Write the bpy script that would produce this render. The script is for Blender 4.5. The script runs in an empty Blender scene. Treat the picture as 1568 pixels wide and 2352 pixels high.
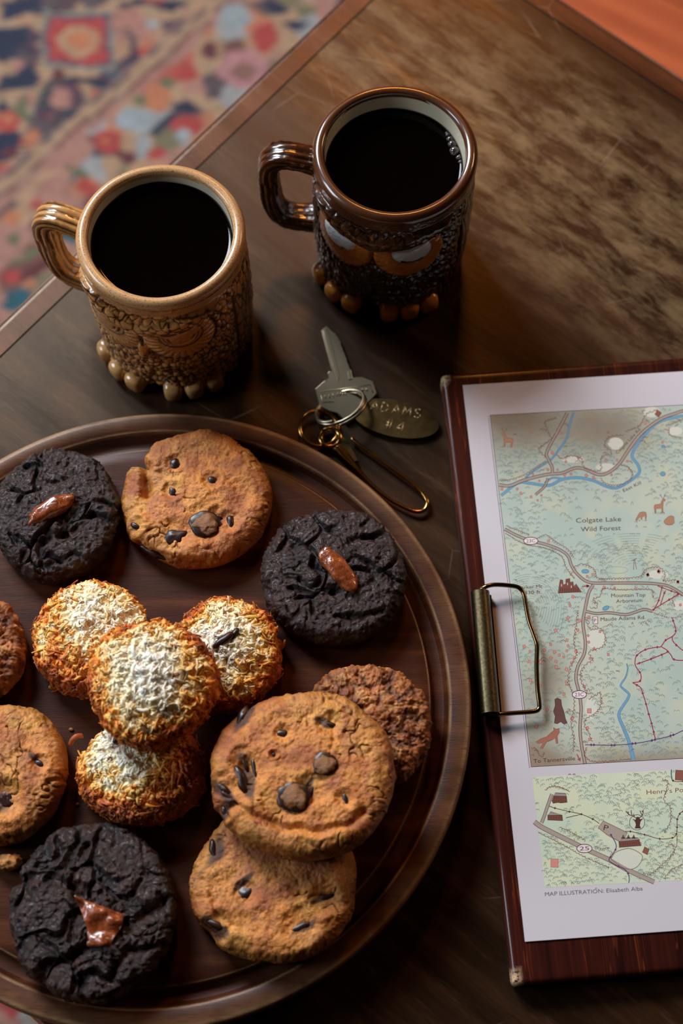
import bpy, bmesh, math, random
import numpy as np
from mathutils import Vector, Matrix, Euler
from mathutils.geometry import tessellate_polygon

random.seed(7)
rng = np.random.default_rng(11)
PI = math.pi
SC = bpy.context.scene
COL = SC.collection
R = math.radians

# ------------------------------------------------------------------ camera
F_PX, PITCH, CAM_H = 3447.5, R(68.045), 0.6654      # table surface is z = 0
LIFT = 0.45                                         # everything is raised by this at the end (table height)
cd = bpy.data.cameras.new('camera')
cam = bpy.data.objects.new('camera', cd)
COL.objects.link(cam)
cam.location = (0, 0, CAM_H + LIFT)
cam.rotation_euler = (PI / 2 - PITCH, 0, 0)
cd.sensor_fit = 'HORIZONTAL'
cd.sensor_width = 36
cd.lens = F_PX * 36 / 1568
cd.clip_start = 0.02
cd.dof.use_dof = True
cd.dof.focus_distance = 0.665
cd.dof.aperture_fstop = 9.0
SC.camera = cam

# ------------------------------------------------------------------ view, world, lights
SC.view_settings.view_transform = 'Standard'
SC.view_settings.look = 'None'
SC.view_settings.gamma = 1
SC.view_settings.exposure = 0.0
SC.view_settings.use_curve_mapping = False
w = bpy.data.worlds.new('room_air')
SC.world = w
w.use_nodes = True
w.node_tree.nodes['Background'].inputs[0].default_value = (1.0, 0.42, 0.20, 1)
w.node_tree.nodes['Background'].inputs[1].default_value = 0.011


def area(name, loc, target, sx, sy, power, color):
    ld = bpy.data.lights.new(name, 'AREA')
    ld.shape = 'RECTANGLE'
    ld.size, ld.size_y, ld.energy, ld.color = sx, sy, power, color
    o = bpy.data.objects.new(name, ld)
    COL.objects.link(o)
    o.location = Vector(loc) + Vector((0, 0, LIFT))
    o.rotation_euler = (Vector(target) - Vector(loc)).to_track_quat('-Z', 'Y').to_euler()
    return o


area('window_light', (-0.95, 1.58, 1.22), (0.0, 0.22, 0), 0.72, 0.72, 61, (0.84, 0.91, 1.0))
area('left_window_light', (-1.55, 0.28, 0.92), (-0.05, 0.25, 0), 0.6, 0.6, 13, (0.78, 0.88, 1.0))
area('table_lamp_light', (0.08, 1.64, 1.30), (0.10, 0.45, 0), 0.26, 0.18, 6.0, (1.0, 0.36, 0.06))
area('floor_lamp_light', (1.6, 1.3, 0.9), (0.7, 1.0, -0.45), 0.4, 0.4, 6.5, (1.0, 0.56, 0.30))

# ------------------------------------------------------------------ maths helpers
CP, SP = math.cos(PITCH), math.sin(PITCH)


def at(px, py, z=0.0):
    """point of the plane at height z seen at a photograph pixel"""
    dx, k = (px - 784) / F_PX, (py - 1176) / F_PX
    d = (dx, CP - k * SP, -SP - k * CP)
    t = (z - CAM_H) / d[2]
    return Vector((t * d[0], t * d[1], z))


def lin(c):
    return tuple((v / 255 / 12.92) if v / 255 <= 0.04045 else ((v / 255 + 0.055) / 1.055) ** 2.4 for v in c)


def _hash(ix, iy, iz, s):
    n = (ix.astype(np.int64) * 374761393 + iy.astype(np.int64) * 668265263 + iz.astype(np.int64) * 2147483647 + s * 1442695041) & 0xFFFFFFFF
    n = ((n ^ (n >> 13)) * 1274126177) & 0xFFFFFFFF
    n = ((n ^ (n >> 15)) * 2246822519) & 0xFFFFFFFF
    return ((n ^ (n >> 16)) & 0xFFFFFF) / float(0xFFFFFF)


def noise(P, scale=1.0, seed=0):
    """smooth value noise, -1..1"""
    Q = P * scale + 57.3
    I = np.floor(Q)
    f = Q - I
    f = f * f * f * (f * (f * 6 - 15) + 10)
    I = I.astype(np.int64)
    r = 0
    for a in (0, 1):
        for b in (0, 1):
            for c in (0, 1):
                wgt = (f[:, 0] if a else 1 - f[:, 0]) * (f[:, 1] if b else 1 - f[:, 1]) * (f[:, 2] if c else 1 - f[:, 2])
                r = r + wgt * _hash(I[:, 0] + a, I[:, 1] + b, I[:, 2] + c, seed)
    return r * 2 - 1


def fbm(P, scale, octv=3, seed=0, gain=0.5):
    r, a, t = 0, 1.0, 0
    for i in range(octv):
        r = r + a * noise(P, scale * 2.03 ** i, seed + i)
        t += a
        a *= gain
    return r / t


def worley(P, scale, seed=0):
    Q = P * scale + 31.7
    I = np.floor(Q).astype(np.int64)
    d1 = np.full(len(P), 9.0)
    d2 = np.full(len(P), 9.0)
    cid = np.zeros(len(P))
    for a in (-1, 0, 1):
        for b in (-1, 0, 1):
            for c in (-1, 0, 1):
                J = I + (a, b, c)
                h = [_hash(J[:, 0], J[:, 1], J[:, 2], seed + k * 17) for k in range(3)]
                d = np.sqrt((J[:, 0] + h[0] - Q[:, 0]) ** 2 + (J[:, 1] + h[1] - Q[:, 1]) ** 2 + (J[:, 2] + h[2] - Q[:, 2]) ** 2)
                nearer = d < d1
                d2 = np.where(nearer, d1, np.minimum(d2, d))
                cid = np.where(nearer, h[0], cid)
                d1 = np.where(nearer, d, d1)
    return d1, d2, cid


def sstep(a, b, x):
    t = np.clip((x - a) / (b - a), 0, 1)
    return t * t * (3 - 2 * t)


def mix(a, b, t):
    t = np.asarray(t)[..., None]
    return np.asarray(a) * (1 - t) + np.asarray(b) * t


# ------------------------------------------------------------------ object helpers
def mesh_obj(name, V, F, m, parent=None, smooth=True, col=None, loc=None):
    me = bpy.data.meshes.new(name)
    V = np.asarray(V, dtype=np.float32)
    F = np.asarray(F) if not isinstance(F, list) else F
    if isinstance(F, np.ndarray):
        n, k = F.shape
        me.vertices.add(len(V)); me.vertices.foreach_set('co', V.ravel())
        me.loops.add(n * k); me.loops.foreach_set('vertex_index', F.ravel().astype(np.int32))
        me.polygons.add(n); me.polygons.foreach_set('loop_start', np.arange(0, n * k, k, dtype=np.int32))
        me.update(calc_edges=True)
    else:
        me.from_pydata([tuple(v) for v in V], [], F)
    if smooth and len(me.polygons):
        me.polygons.foreach_set('use_smooth', np.ones(len(me.polygons), dtype=bool))
    if col is not None:
        a = me.color_attributes.new('tint', 'FLOAT_COLOR', 'POINT')
        c = np.ones((len(V), 4), dtype=np.float32)
        c[:, :3] = col
        a.data.foreach_set('color', c.ravel())
    me.materials.append(m)
    me.validate()
    o = bpy.data.objects.new(name, me)
    COL.objects.link(o)
    if parent is not None:
        o.parent = parent
    if loc is not None:
        o.location = loc
    return o


def bm_obj(name, bm, m, parent=None, smooth=False, loc=None):
    me = bpy.data.meshes.new(name)
    bmesh.ops.recalc_face_normals(bm, faces=bm.faces)
    bm.to_mesh(me)
    bm.free()
    if smooth:
        me.polygons.foreach_set('use_smooth', np.ones(len(me.polygons), dtype=bool))
    me.materials.append(m)
    o = bpy.data.objects.new(name, me)
    COL.objects.link(o)
    if parent is not None:
        o.parent = parent
    if loc is not None:
        o.location = loc
    return o


def tag(o, label=None, cat=None, group=None, kind=None):
    if label: o['label'] = label
    if cat: o['category'] = cat
    if group: o['group'] = group
    if kind: o['kind'] = kind
    return o


def thing(name, loc, label, cat, group=None, rot=(0, 0, 0)):
    o = bpy.data.objects.new(name, None)
    o.empty_display_size = 0.01
    COL.objects.link(o)
    o.location = loc
    o.rotation_euler = rot
    return tag(o, label, cat, group)


def prism(bm, pts, z0, z1):
    """closed prism over a 2-D outline"""
    lo = [bm.verts.new((p[0], p[1], z0)) for p in pts]
    hi = [bm.verts.new((p[0], p[1], z1)) for p in pts]
    bm.faces.new(hi)
    bm.faces.new(lo[::-1])
    n = len(pts)
    for i in range(n):
        bm.faces.new((lo[i], lo[(i + 1) % n], hi[(i + 1) % n], hi[i]))


def box_bm(x0, x1, y0, y1, z0, z1, bev=0.0, seg=2, mat=None):
    bm = bmesh.new()
    prism(bm, [(x0, y0), (x1, y0), (x1, y1), (x0, y1)], z0, z1)
    if bev:
        bmesh.ops.bevel(bm, geom=list(bm.edges), offset=bev, segments=seg, profile=0.5, affect='EDGES')
    if mat is not None:
        bm.transform(mat)
    return bm


def sweep(path, rad, sides=10, closed=False, caps=True, up=(0, 0, 1), shape=None):
    """tube along a path; rad: number or list; shape(k,i)->(a,b) offsets in the frame"""
    P = [Vector(p) for p in path]
    n = len(P)
    V, F = [], []
    nrm = None
    for i, p in enumerate(P):
        if closed:
            t = (P[(i + 1) % n] - P[i - 1]).normalized()
        else:
            t = (P[min(i + 1, n - 1)] - P[max(i - 1, 0)]).normalized()
        if nrm is None:
            u = Vector(up)
            nrm = (u - t * u.dot(t))
            if nrm.length < 1e-4:
                u = Vector((1, 0, 0)); nrm = (u - t * u.dot(t))
            nrm.normalize()
        else:
            nrm = (nrm - t * nrm.dot(t)).normalized()
        b = t.cross(nrm)
        r = rad[i] if isinstance(rad, (list, tuple, np.ndarray)) else rad
        for k in range(sides):
            a = 2 * PI * k / sides
            if shape:
                s = shape(a, i, r)
                V.append(p + nrm * s[0] + b * s[1])
            else:
                V.append(p + nrm * math.cos(a) * r + b * math.sin(a) * r)
    m = n if closed else n - 1
    for i in range(m):
        for k in range(sides):
            a, b2 = i * sides + k, i * sides + (k + 1) % sides
            c, d = ((i + 1) % n) * sides + (k + 1) % sides, ((i + 1) % n) * sides + k
            F.append((a, b2, c, d))
    if caps and not closed:
        F.append(tuple(range(sides))[::-1])
        F.append(tuple((n - 1) * sides + k for k in range(sides)))
    return V, F


def spline(pts, per=8, closed=False):
    P = [np.array(p, dtype=float) for p in pts]
    n = len(P)
    out = []
    rngi = range(n) if closed else range(n - 1)
    for i in rngi:
        p0 = P[(i - 1) % n] if (closed or i > 0) else 2 * P[0] - P[1]
        p1, p2 = P[i], P[(i + 1) % n]
        p3 = P[(i + 2) % n] if (closed or i < n - 2) else 2 * P[-1] - P[-2]
        for k in range(per):
            t = k / per
            out.append(0.5 * ((2 * p1) + (-p0 + p2) * t + (2 * p0 - 5 * p1 + 4 * p2 - p3) * t * t + (-p0 + 3 * p1 - 3 * p2 + p3) * t ** 3))
    if not closed:
        out.append(P[-1])
    return out


# ------------------------------------------------------------------ material helpers
class NT:
    def __init__(s, name):
        s.m = bpy.data.materials.new(name)
        s.m.use_nodes = True
        s.t = s.m.node_tree
        s.b = s.t.nodes['Principled BSDF']

    def n(s, typ, **kw):
        nd = s.t.nodes.new('ShaderNode' + typ)
        for k, v in kw.items():
            if k.startswith('i_'):
                key = k[2:]
                nd.inputs[int(key) if key.isdigit() else key.replace('_', ' ')].default_value = v
            else:
                setattr(nd, k, v)
        return nd

    def l(s, a, b):
        s.t.links.new(a, b)

    def coords(s, scale=(1, 1, 1), rot=(0, 0, 0), kind='Object'):
        tc = s.n('TexCoord')
        mp = s.n('Mapping')
        mp.inputs['Scale'].default_value = scale
        mp.inputs['Rotation'].default_value = rot
        s.l(tc.outputs[kind], mp.inputs['Vector'])
        return mp.outputs[0]

    def tex_noise(s, vec, scale, detail=4, rough=0.55, dist=0.0):
        nd = s.n('TexNoise')
        nd.inputs['Scale'].default_value = scale
        nd.inputs['Detail'].default_value = detail
        nd.inputs['Roughness'].default_value = rough
        nd.inputs['Distortion'].default_value = dist
        if vec is not None:
            s.l(vec, nd.inputs['Vector'])
        return nd.outputs[0]

    def ramp(s, fac, stops):
        nd = s.n('ValToRGB')
        cr = nd.color_ramp
        while len(cr.elements) < len(stops):
            cr.elements.new(0.5)
        for e, (p, c) in zip(cr.elements, stops):
            e.position = p
            e.color = (c[0], c[1], c[2], 1) if not isinstance(c, (int, float)) else (c, c, c, 1)
        s.l(fac, nd.inputs[0])
        return nd.outputs[0]

    def mixc(s, fac, a, b, blend='MIX'):
        nd = s.n('Mix', data_type='RGBA', blend_type=blend)
        for sock, v in ((nd.inputs[0], fac), (nd.inputs[6], a), (nd.inputs[7], b)):
            if hasattr(v, 'is_linked'):
                s.l(v, sock)
            elif isinstance(v, (int, float)):
                sock.default_value = v
            else:
                sock.default_value = (*v[:3], 1)
        return nd.outputs[2]

    def math(s, op, a, b=0.0, clamp=False):
        nd = s.n('Math', operation=op, use_clamp=clamp)
        for sock, v in ((nd.inputs[0], a), (nd.inputs[1], b)):
            if hasattr(v, 'is_linked'):
                s.l(v, sock)
            else:
                sock.default_value = v
        return nd.outputs[0]

    def bump(s, h, strength, dist, nrm=None):
        nd = s.n('Bump')
        nd.inputs['Strength'].default_value = strength
        nd.inputs['Distance'].default_value = dist
        s.l(h, nd.inputs['Height'])
        if nrm is not None:
            s.l(nrm, nd.inputs['Normal'])
        return nd.outputs[0]

    def set(s, **kw):
        for k, v in kw.items():
            sock = s.b.inputs[k.replace('_', ' ')]
            if hasattr(v, 'is_linked'):
                s.l(v, sock)
            elif isinstance(v, (tuple, list)) and len(v) == 3 and sock.type == 'RGBA':
                sock.default_value = (*v, 1)
            else:
                sock.default_value = v
        return s


def plain(name, c, rough=0.5, **kw):
    return NT(name).set(Base_Color=lin(c), Roughness=rough, **kw).m


def attr_col(t):
    a = t.n('Attribute')
    a.attribute_name = 'tint'
    return a.outputs['Color']


# wood of the coffee table: grain runs along local x
def table_wood(name, tone, worn):
    t = NT(name)
    v = t.coords((1, 1, 1))
    vs = t.coords((5, 60, 60))
    g = t.tex_noise(vs, 1.0, 6, 0.65, 0.12)
    vm = t.coords((16, 110, 110))
    g2 = t.tex_noise(vm, 2.0, 5, 0.7)
    c = t.ramp(g, [(0.28, tone[0]), (0.5, tone[1]), (0.72, tone[2])])
    c = t.mixc(t.ramp(g2, [(0.45, 0.0), (0.75, 0.55)]), c, tone[0])
    fine = t.tex_noise(t.coords((150, 1500, 1500)), 1.0, 2)
    c = t.mixc(t.ramp(fine, [(0.4, 0.0), (0.72, 0.35)]), c, tone[3])
    # pale, rubbed-off varnish: a worn patch with its own place and ragged streaks
    if worn:
        sep = t.n('SeparateXYZ')
        t.l(v, sep.inputs[0])
        dx = t.math('MULTIPLY', t.math('ADD', sep.outputs[0], 0.19), 5.0)
        dy = t.math('MULTIPLY', t.math('ADD', sep.outputs[1], -0.425), 17.0)
        r2 = t.math('ADD', t.math('MULTIPLY', dx, dx), t.math('MULTIPLY', dy, dy))
        spot = t.math('SUBTRACT', 1.0, t.math('MULTIPLY', r2, 0.55), True)
        st = t.tex_noise(t.coords((30, 95, 95)), 1.0, 7, 0.74, 0.25)
        k = t.math('MULTIPLY', t.ramp(st, [(0.42, 0.0), (0.62, 1.0)]), spot)
        c = t.mixc(t.math('MULTIPLY', k, 0.62), c, lin((142, 118, 84)))
        st2 = t.tex_noise(t.coords((11, 70, 70)), 1.0, 7, 0.72, 0.2)
        c = t.mixc(t.ramp(st2, [(0.55, 0.0), (0.80, 0.5)]), c, lin((112, 84, 62)))
    # hair-fine scratches
    wv = t.n('TexVoronoi', feature='DISTANCE_TO_EDGE')
    t.l(t.coords((14, 26, 20), (0, 0, 0.5)), wv.inputs['Vector'])
    wv.inputs['Scale'].default_value = 1.0
    scr = t.ramp(wv.outputs['Distance'], [(0.0, 1.0), (0.006, 0.0)])
    gate = t.ramp(t.tex_noise(v, 16, 2), [(0.55, 0.0), (0.68, 0.5)])
    scr = t.math('MULTIPLY', scr, gate)
    c = t.mixc(scr, c, lin((140, 118, 98)))
    rr = t.ramp(g, [(0.3, 0.30), (0.75, 0.48)])
    t.set(Base_Color=c, Roughness=rr, Normal=t.bump(g2, 0.22, 0.0008, t.bump(fine, 0.15, 0.0002)))
    t.b.inputs['Specular IOR Level'].default_value = 0.42
    t.b.inputs['Specular Tint'].default_value = (1.0, 0.78, 0.56, 1)       # amber varnish
    return t.m


M = {}
TONE = [lin((22, 11, 5)), lin((42, 24, 12)), lin((70, 42, 22)), lin((12, 6, 3))]
M['table'] = table_wood('worn_brown_table_wood', TONE, True)
M['table_rim'] = table_wood('reddish_table_rim_wood', [lin((44, 21, 12)), lin((82, 42, 24)), lin((110, 62, 36)), lin((30, 14, 8))], False)
M['table_dark'] = plain('dark_groove_finish', (22, 13, 9), 0.5)


def serving_wood():
    t = NT('oiled_serving_board_wood')
    v = t.coords((1, 1, 1), (0, 0, R(32)))
    sep = t.n('SeparateXYZ')
    t.l(v, sep.inputs[0])
    stave = t.math('FLOOR', t.math('MULTIPLY', t.math('ADD', sep.outputs[1], 0.2), 19.0))
    wn = t.n('TexWhiteNoise', noise_dimensions='1D')
    t.l(stave, wn.inputs['W'])
    g = t.tex_noise(t.coords((9, 120, 60), (0, 0, R(32))), 1.0, 6, 0.62, 0.3)
    c = t.ramp(g, [(0.25, lin((38, 17, 8))), (0.5, lin((70, 33, 15))), (0.78, lin((104, 58, 30)))])
    c = t.mixc(t.math('MULTIPLY', wn.outputs[0], 0.42), c, lin((58, 32, 22)))
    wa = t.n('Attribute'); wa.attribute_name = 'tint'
    c = t.mixc(t.math('MULTIPLY', wa.outputs['Fac'], t.ramp(t.tex_noise(v, 60, 4), [(0.3, 0.25), (0.6, 0.8)])), c, lin((170, 134, 96)))  # highlights on rim and groove edges, painted in as paler tan
    pores = t.tex_noise(t.coords((160, 2200, 1400), (0, 0, R(32))), 1.0, 2)
    c = t.mixc(t.ramp(pores, [(0.52, 0.0), (0.7, 0.5)]), c, lin((44, 20, 12)))
    t.set(Base_Color=c, Roughness=0.40, Normal=t.bump(pores, 0.25, 0.0002))
    t.b.inputs['Specular IOR Level'].default_value = 0.24
    return t.m


M['serving'] = serving_wood()


def cookie_mat(name, rough, bs, bscale, spec=0.5, sss=0.0, rad=(0.004, 0.002, 0.001), extra=None, dist=0.0004):
    t = NT(name)
    c = attr_col(t)
    v = t.coords()
    n1 = t.tex_noise(v, bscale, 5, 0.7)
    n2 = t.tex_noise(v, bscale * 0.33, 3, 0.6)
    c = t.mixc(0.6, c, t.ramp(n1, [(0.3, 0.5), (0.7, 1.25)]), 'MULTIPLY') if extra is None else c
    t.set(Base_Color=c, Roughness=rough, Normal=t.bump(n1, bs, dist, t.bump(n2, bs * 0.6, dist * 2)))
    t.b.inputs['Specular IOR Level'].default_value = spec
    if sss:
        t.b.inputs['Subsurface Weight'].default_value = sss
        t.b.inputs['Subsurface Radius'].default_value = rad
        t.b.inputs['Subsurface Scale'].default_value = 1.0
    return t.m


M['dough'] = cookie_mat('golden_cookie_crust', 0.40, 0.9, 1100, 0.55, dist=0.0005)
M['dark'] = cookie_mat('dark_cocoa_crust', 0.27, 1.0, 800, 0.5, dist=0.0010)
M['dark'].node_tree.nodes['Principled BSDF'].inputs['Coat Weight'].default_value = 0.15
M['dark'].node_tree.nodes['Principled BSDF'].inputs['Coat Roughness'].default_value = 0.25
M['oat'] = cookie_mat('oat_cookie_crust', 0.55, 0.7, 1000, 0.4, dist=0.0004)
M['coconut'] = cookie_mat('toasted_coconut', 0.48, 0.5, 900, 0.4, 0.35, (0.006, 0.003, 0.0012), dist=0.0004, extra=1)
M['chip'] = NT('dark_chocolate_chip').set(Base_Color=lin((40, 19, 11)), Roughness=0.34, Specular_IOR_Level=0.4).m
t = NT('glossy_toffee')
n_ = t.tex_noise(t.coords(), 420, 4, 0.6)
t.set(Base_Color=t.ramp(n_, [(0.3, lin((92, 40, 16))), (0.7, lin((158, 82, 44)))]), Roughness=0.2, Normal=t.bump(n_, 0.6, 0.0008))
t.b.inputs['Coat Weight'].default_value = 0.6
M['toffee'] = t.m

# ------------------------------------------------------------------ floor, rug, table
T_ANG = R(-40.1)
TD = Vector((math.cos(T_ANG), math.sin(T_ANG), 0))       # along the far edge
TN = Vector((-TD.y, TD.x, 0))
TU0, TU1, TV0, TV1 = -0.3713, 0.62, -0.0545, 0.5196


def floor_wood():
    t = NT('orange_floorboard_varnish')
    oi = t.n('ObjectInfo')
    g = t.tex_noise(t.coords((4, 60, 60)), 1.0, 5, 0.6, 0.3)
    c = t.ramp(g, [(0.3, lin((150, 72, 42))), (0.7, lin((186, 98, 58)))])
    c = t.mixc(t.math('MULTIPLY', oi.outputs['Random'], 0.35), c, lin((128, 66, 46)))
    t.set(Base_Color=c, Roughness=0.6)
    t.b.inputs['Specular IOR Level'].default_value = 0.15
    return t.m


M['floor'] = floor_wood()
bm = box_bm(-3.0, 3.0, -2.5, 3.5, -0.47, -0.4625)
fl = tag(bm_obj('floor', bm, plain('dark_subfloor', (30, 18, 12), 0.8)), kind='structure')
plank_mesh = None
rot = Matrix.Rotation(R(-33), 4, 'Z')
row = 0
for iy in range(-26, 34):
    off = (iy * 0.37) % 1.2
    for ix in range(-4, 5):
        x0 = ix * 1.2 + off - 0.4
        y0 = iy * 0.14
        c = rot @ Vector((x0 + 0.6, y0 + 0.07, 0))
        if abs(c.x) > 2.35 or not (-1.85 < c.y < 2.85):
            continue
        if plank_mesh is None:
            b = box_bm(-0.599, 0.599, -0.0692, 0.0692, -0.4625, -0.4555, 0.0012, 1)
            p0 = bm_obj('plank', b, M['floor'], fl)
            plank_mesh = p0.data
            pl = p0
        else:
            pl = bpy.data.objects.new('plank', plank_mesh)
            COL.objects.link(pl)
            pl.parent = fl
        pl.location = (c.x, c.y, 0)
        pl.rotation_euler = (0, 0, R(-33))


def to_px(P):
    d = P - np.array([0, 0, CAM_H])
    z = d @ np.array([0, CP, -SP])
    return np.stack([784 + F_PX * d[:, 0] / z, 1176 - F_PX * (d @ np.array([0, SP, CP])) / z], -1)


def inpoly(X, Y, poly):
    r = np.zeros(len(X), dtype=bool)
    n = len(poly)
    for i in range(n):
        x1, y1 = poly[i]
        x2, y2 = poly[(i + 1) % n]
        if y1 == y2:
            continue
        c = ((y1 > Y) != (y2 > Y)) & (X < (x2 - x1) * (Y - y1) / (y2 - y1) + x1)
        r ^= c
    return r


def build_rug():
    """woven wool rug: knots coloured from a plan drawn on the rug's own plane"""
    zt = -0.4475
    NU, NV = 440, 330
    u = np.linspace(-1.35, 0.35, NU)
    v = np.linspace(-0.55, 0.80, NV)
    # the rug lies along the table's direction: u along TD, v along TN
    U, Vv = np.meshgrid(u, v)
    U, Vv = U.ravel(), Vv.ravel()
    P = np.stack([U * TD.x + Vv * TN.x, U * TD.y + Vv * TN.y, np.full(len(U), zt)], -1)
    q = to_px(P)
    # plan coordinates with a hand-woven wobble
    X = q[:, 0] + 10 * noise(P, 40, 3)
    Y = q[:, 1] + 10 * noise(P, 40, 9)
    TAN, PINK, RED, NAVY = lin((196, 160, 122)), lin((190, 134, 118)), lin((192, 66, 60)), lin((3, 30, 66))
    BLUE, MAR, GRN, TEAL, ORG = lin((168, 182, 184)), lin((104, 36, 44)), lin((112, 118, 82)), lin((22, 94, 110)), lin((206, 128, 86))
    d1, d2, cid = worley(P, 42, 5)
    pal = np.array([TAN, PINK, ORG, GRN, TAN, RED, BLUE, PINK, MAR, NAVY])
    col = pal[np.clip((cid * 10).astype(int), 0, 9)] * 0.78 + np.array(PINK) * 0.10 + np.array(TAN) * 0.12
    # the field above-left of the stripe is navy with tan branches
    field = (Y < 437 - 0.835 * X)
    e1, e2, eid = worley(P, 13, 8)
    fcol = np.where((e2 - e1 < 0.13)[:, None], TAN, np.where((eid < 0.52)[:, None], NAVY, np.where((eid < 0.70)[:, None], RED * np.array([1, 1, 1]), np.where((eid < 0.8)[:, None], PINK, TAN))))
    fcol = fcol * 0.8 + col * 0.2
    col = np.where(field[:, None], fcol, col)

    # small motifs woven all over the navy field
    g1, g2, gid = worley(P, 60, 28)
    mot = field & (gid < 0.42) & (g1 < 0.42)
    col[mot] = pal[np.clip((gid[mot] * 23).astype(int), 0, 9)]

    def blob(cx, cy, rx, ry, c, a=0.0):
        ca, sa = math.cos(R(a)), math.sin(R(a))
        dx, dy = X - cx, Y - cy
        m = ((dx * ca + dy * sa) / rx) ** 2 + ((-dx * sa + dy * ca) / ry) ** 2 < 1
        col[m] = c

    def poly(pts, c):
        col[inpoly(X, Y, pts)] = c

    def quad(x0, y0, x1, y1, c):
        poly([(x0, y0), (x1, y0), (x1, y1), (x0, y1)], c)
    for p_, c in [([(0, 0), (100, 0), (80, 25), (0, 40)], NAVY), ([(0, 60), (68, 58), (72, 88), (30, 112), (12, 140), (-20, 140), (-20, 60)], NAVY),
                  ([(0, 175), (40, 170), (62, 140), (92, 170), (96, 200), (60, 205), (-20, 212)], NAVY),
                  ([(255, 0), (440, 0), (400, 20), (330, 16), (290, 22)], NAVY), ([(330, 0), (380, 0), (370, 10), (340, 10)], RED),
                  ([(288, 60), (300, 105), (292, 150), (330, 178), (318, 120), (304, 70)], NAVY),
                  ([(400, 70), (440, 60), (425, 88)], NAVY), ([(355, 110), (385, 105), (375, 135)], NAVY),
                  ([(150, 182), (260, 180), (290, 205), (270, 225), (240, 200), (150, 195)], NAVY),
                  ([(0, 300), (45, 298), (40, 360), (20, 370), (-20, 380), (-20, 300)], NAVY),
                  ([(165, 275), (185, 280), (178, 315), (160, 305)], NAVY), ([(200, 245), (240, 240), (225, 265)], NAVY)]:
        poly(p_, c)
    # medallion
    quad(96, 22, 262, 160, lin((150, 148, 132)))
    quad(104, 30, 252, 152, lin((70, 66, 96)))
    quad(112, 37, 245, 146, RED)
    blob(180, 95, 46, 38, TAN)
    blob(180, 95, 28, 22, ORG)
    for x, y, rx, ry, c in [(330, 70, 32, 26, PINK), (350, 58, 16, 12, BLUE), (335, 125, 22, 14, RED), (222, 215, 18, 10, RED), (225, 232, 22, 9, PINK),
                            (60, 230, 26, 18, PINK), (14, 275, 28, 22, RED), (14, 270, 12, 9, ORG), (56, 245, 12, 30, GRN), (70, 320, 18, 30, ORG),
                            (25, 350, 20, 12, MAR), (140, 225, 26, 18, PINK)]:
        blob(x, y, rx, ry, c)

    def band(x0, y0, x1, y1, wd, c):
        L = math.hypot(x1 - x0, y1 - y0)
        s_ = np.abs((X - x0) * (y1 - y0) - (Y - y0) * (x1 - x0)) / L
        m = s_ < wd / 2
        col[m] = np.asarray(c) * 0.85 + col[m] * 0.15
    band(0, 437, 490, 27, 62, lin((170, 132, 116)))
    band(0, 428, 482, 24, 22, TAN)
    band(0, 412, 470, 18, 6, NAVY)
    band(0, 448, 500, 30, 6, MAR)
    band(0, 470, 515, 36, 16, PINK)
    for x, y, rx, ry, c, a in [(250, 325, 30, 30, RED, 0), (245, 325, 10, 10, ORG, 0), (305, 272, 40, 26, BLUE, 0), (425, 165, 24, 20, RED, 0),
                               (360, 220, 30, 34, ORG, 20), (328, 232, 14, 14, GRN, 0), (385, 190, 16, 14, GRN, 0), (480, 115, 22, 18, MAR, 0),
                               (540, 42, 34, 30, BLUE, 0), (612, 86, 28, 34, RED, 0), (560, 160, 60, 46, lin((200, 140, 140)), 0), (556, 166, 26, 22, lin((150, 104, 90)), 0),
                               (432, 240, 34, 16, NAVY, 0), (375, 285, 44, 12, NAVY, -42), (430, 292, 38, 28, RED, 0), (420, 312, 16, 14, BLUE, 0),
                               (500, 255, 46, 13, TAN, 40), (290, 362, 24, 14, MAR, 20), (360, 352, 22, 10, RED, 0), (325, 330, 14, 34, BLUE, 0),
                               (635, 20, 30, 16, NAVY, 20), (680, 60, 28, 12, NAVY, 0), (640, 145, 20, 12, GRN, 0),
                               (180, 400, 30, 12, GRN, 30), (120, 425, 26, 18, PINK, 0), (200, 430, 22, 20, RED, 0), (165, 415, 10, 8, TEAL, 0),
                               (30, 500, 24, 18, ORG, 0), (35, 545, 16, 12, GRN, 0), (70, 580, 56, 9, GRN, -32), (75, 622, 60, 12, MAR, -32), (20, 640, 24, 14, RED, 0),
                               (165, 520, 22, 40, TEAL, 10), (40, 690, 40, 22, TEAL, -30), (90, 470, 18, 14, RED, 0), (130, 480, 40, 10, PINK, 20),
                               (20, 2320, 26, 26, RED, 0), (80, 2335, 12, 30, TAN, 0), (45, 2300, 10, 12, NAVY, 0)]:
        blob(x, y, rx, ry, c, a)
    col = mix(col, np.full(3, 0.16), 0.05) * (0.50 + 0.12 * noise(P, 260, 4))[:, None]
    P[:, 2] += 0.0009 * noise(P, 420, 2)
    a = np.arange((NV - 1) * NU).reshape(NV - 1, NU)[:, :-1].ravel()
    F = np.stack([a, a + 1, a + 1 + NU, a + NU], -1)
    # hem down to the floor all the way round
    ring = np.concatenate([np.arange(NU), np.arange(1, NV) * NU + NU - 1, (NV - 1) * NU + np.arange(NU - 2, -1, -1), np.arange(NV - 2, 0, -1) * NU])
    base = P[ring].copy()
    base[:, 2] = -0.4553
    n0, k = len(P), len(ring)
    i = np.arange(k)
    F2 = np.stack([ring, n0 + i, n0 + (i + 1) % k, ring[(i + 1) % k]], -1)
    V = np.concatenate([P, base])
    c2 = np.concatenate([col, col[ring]])
    t = NT('knotted_wool')
    c = attr_col(t)
    kn = t.tex_noise(t.coords(), 900, 2)
    t.set(Base_Color=c, Roughness=0.9, Normal=t.bump(kn, 0.5, 0.001))
    t.b.inputs['Sheen Weight'].default_value = 0.2
    o = mesh_obj('rug', V, np.concatenate([F, F2]), t.m, col=c2)
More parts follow.
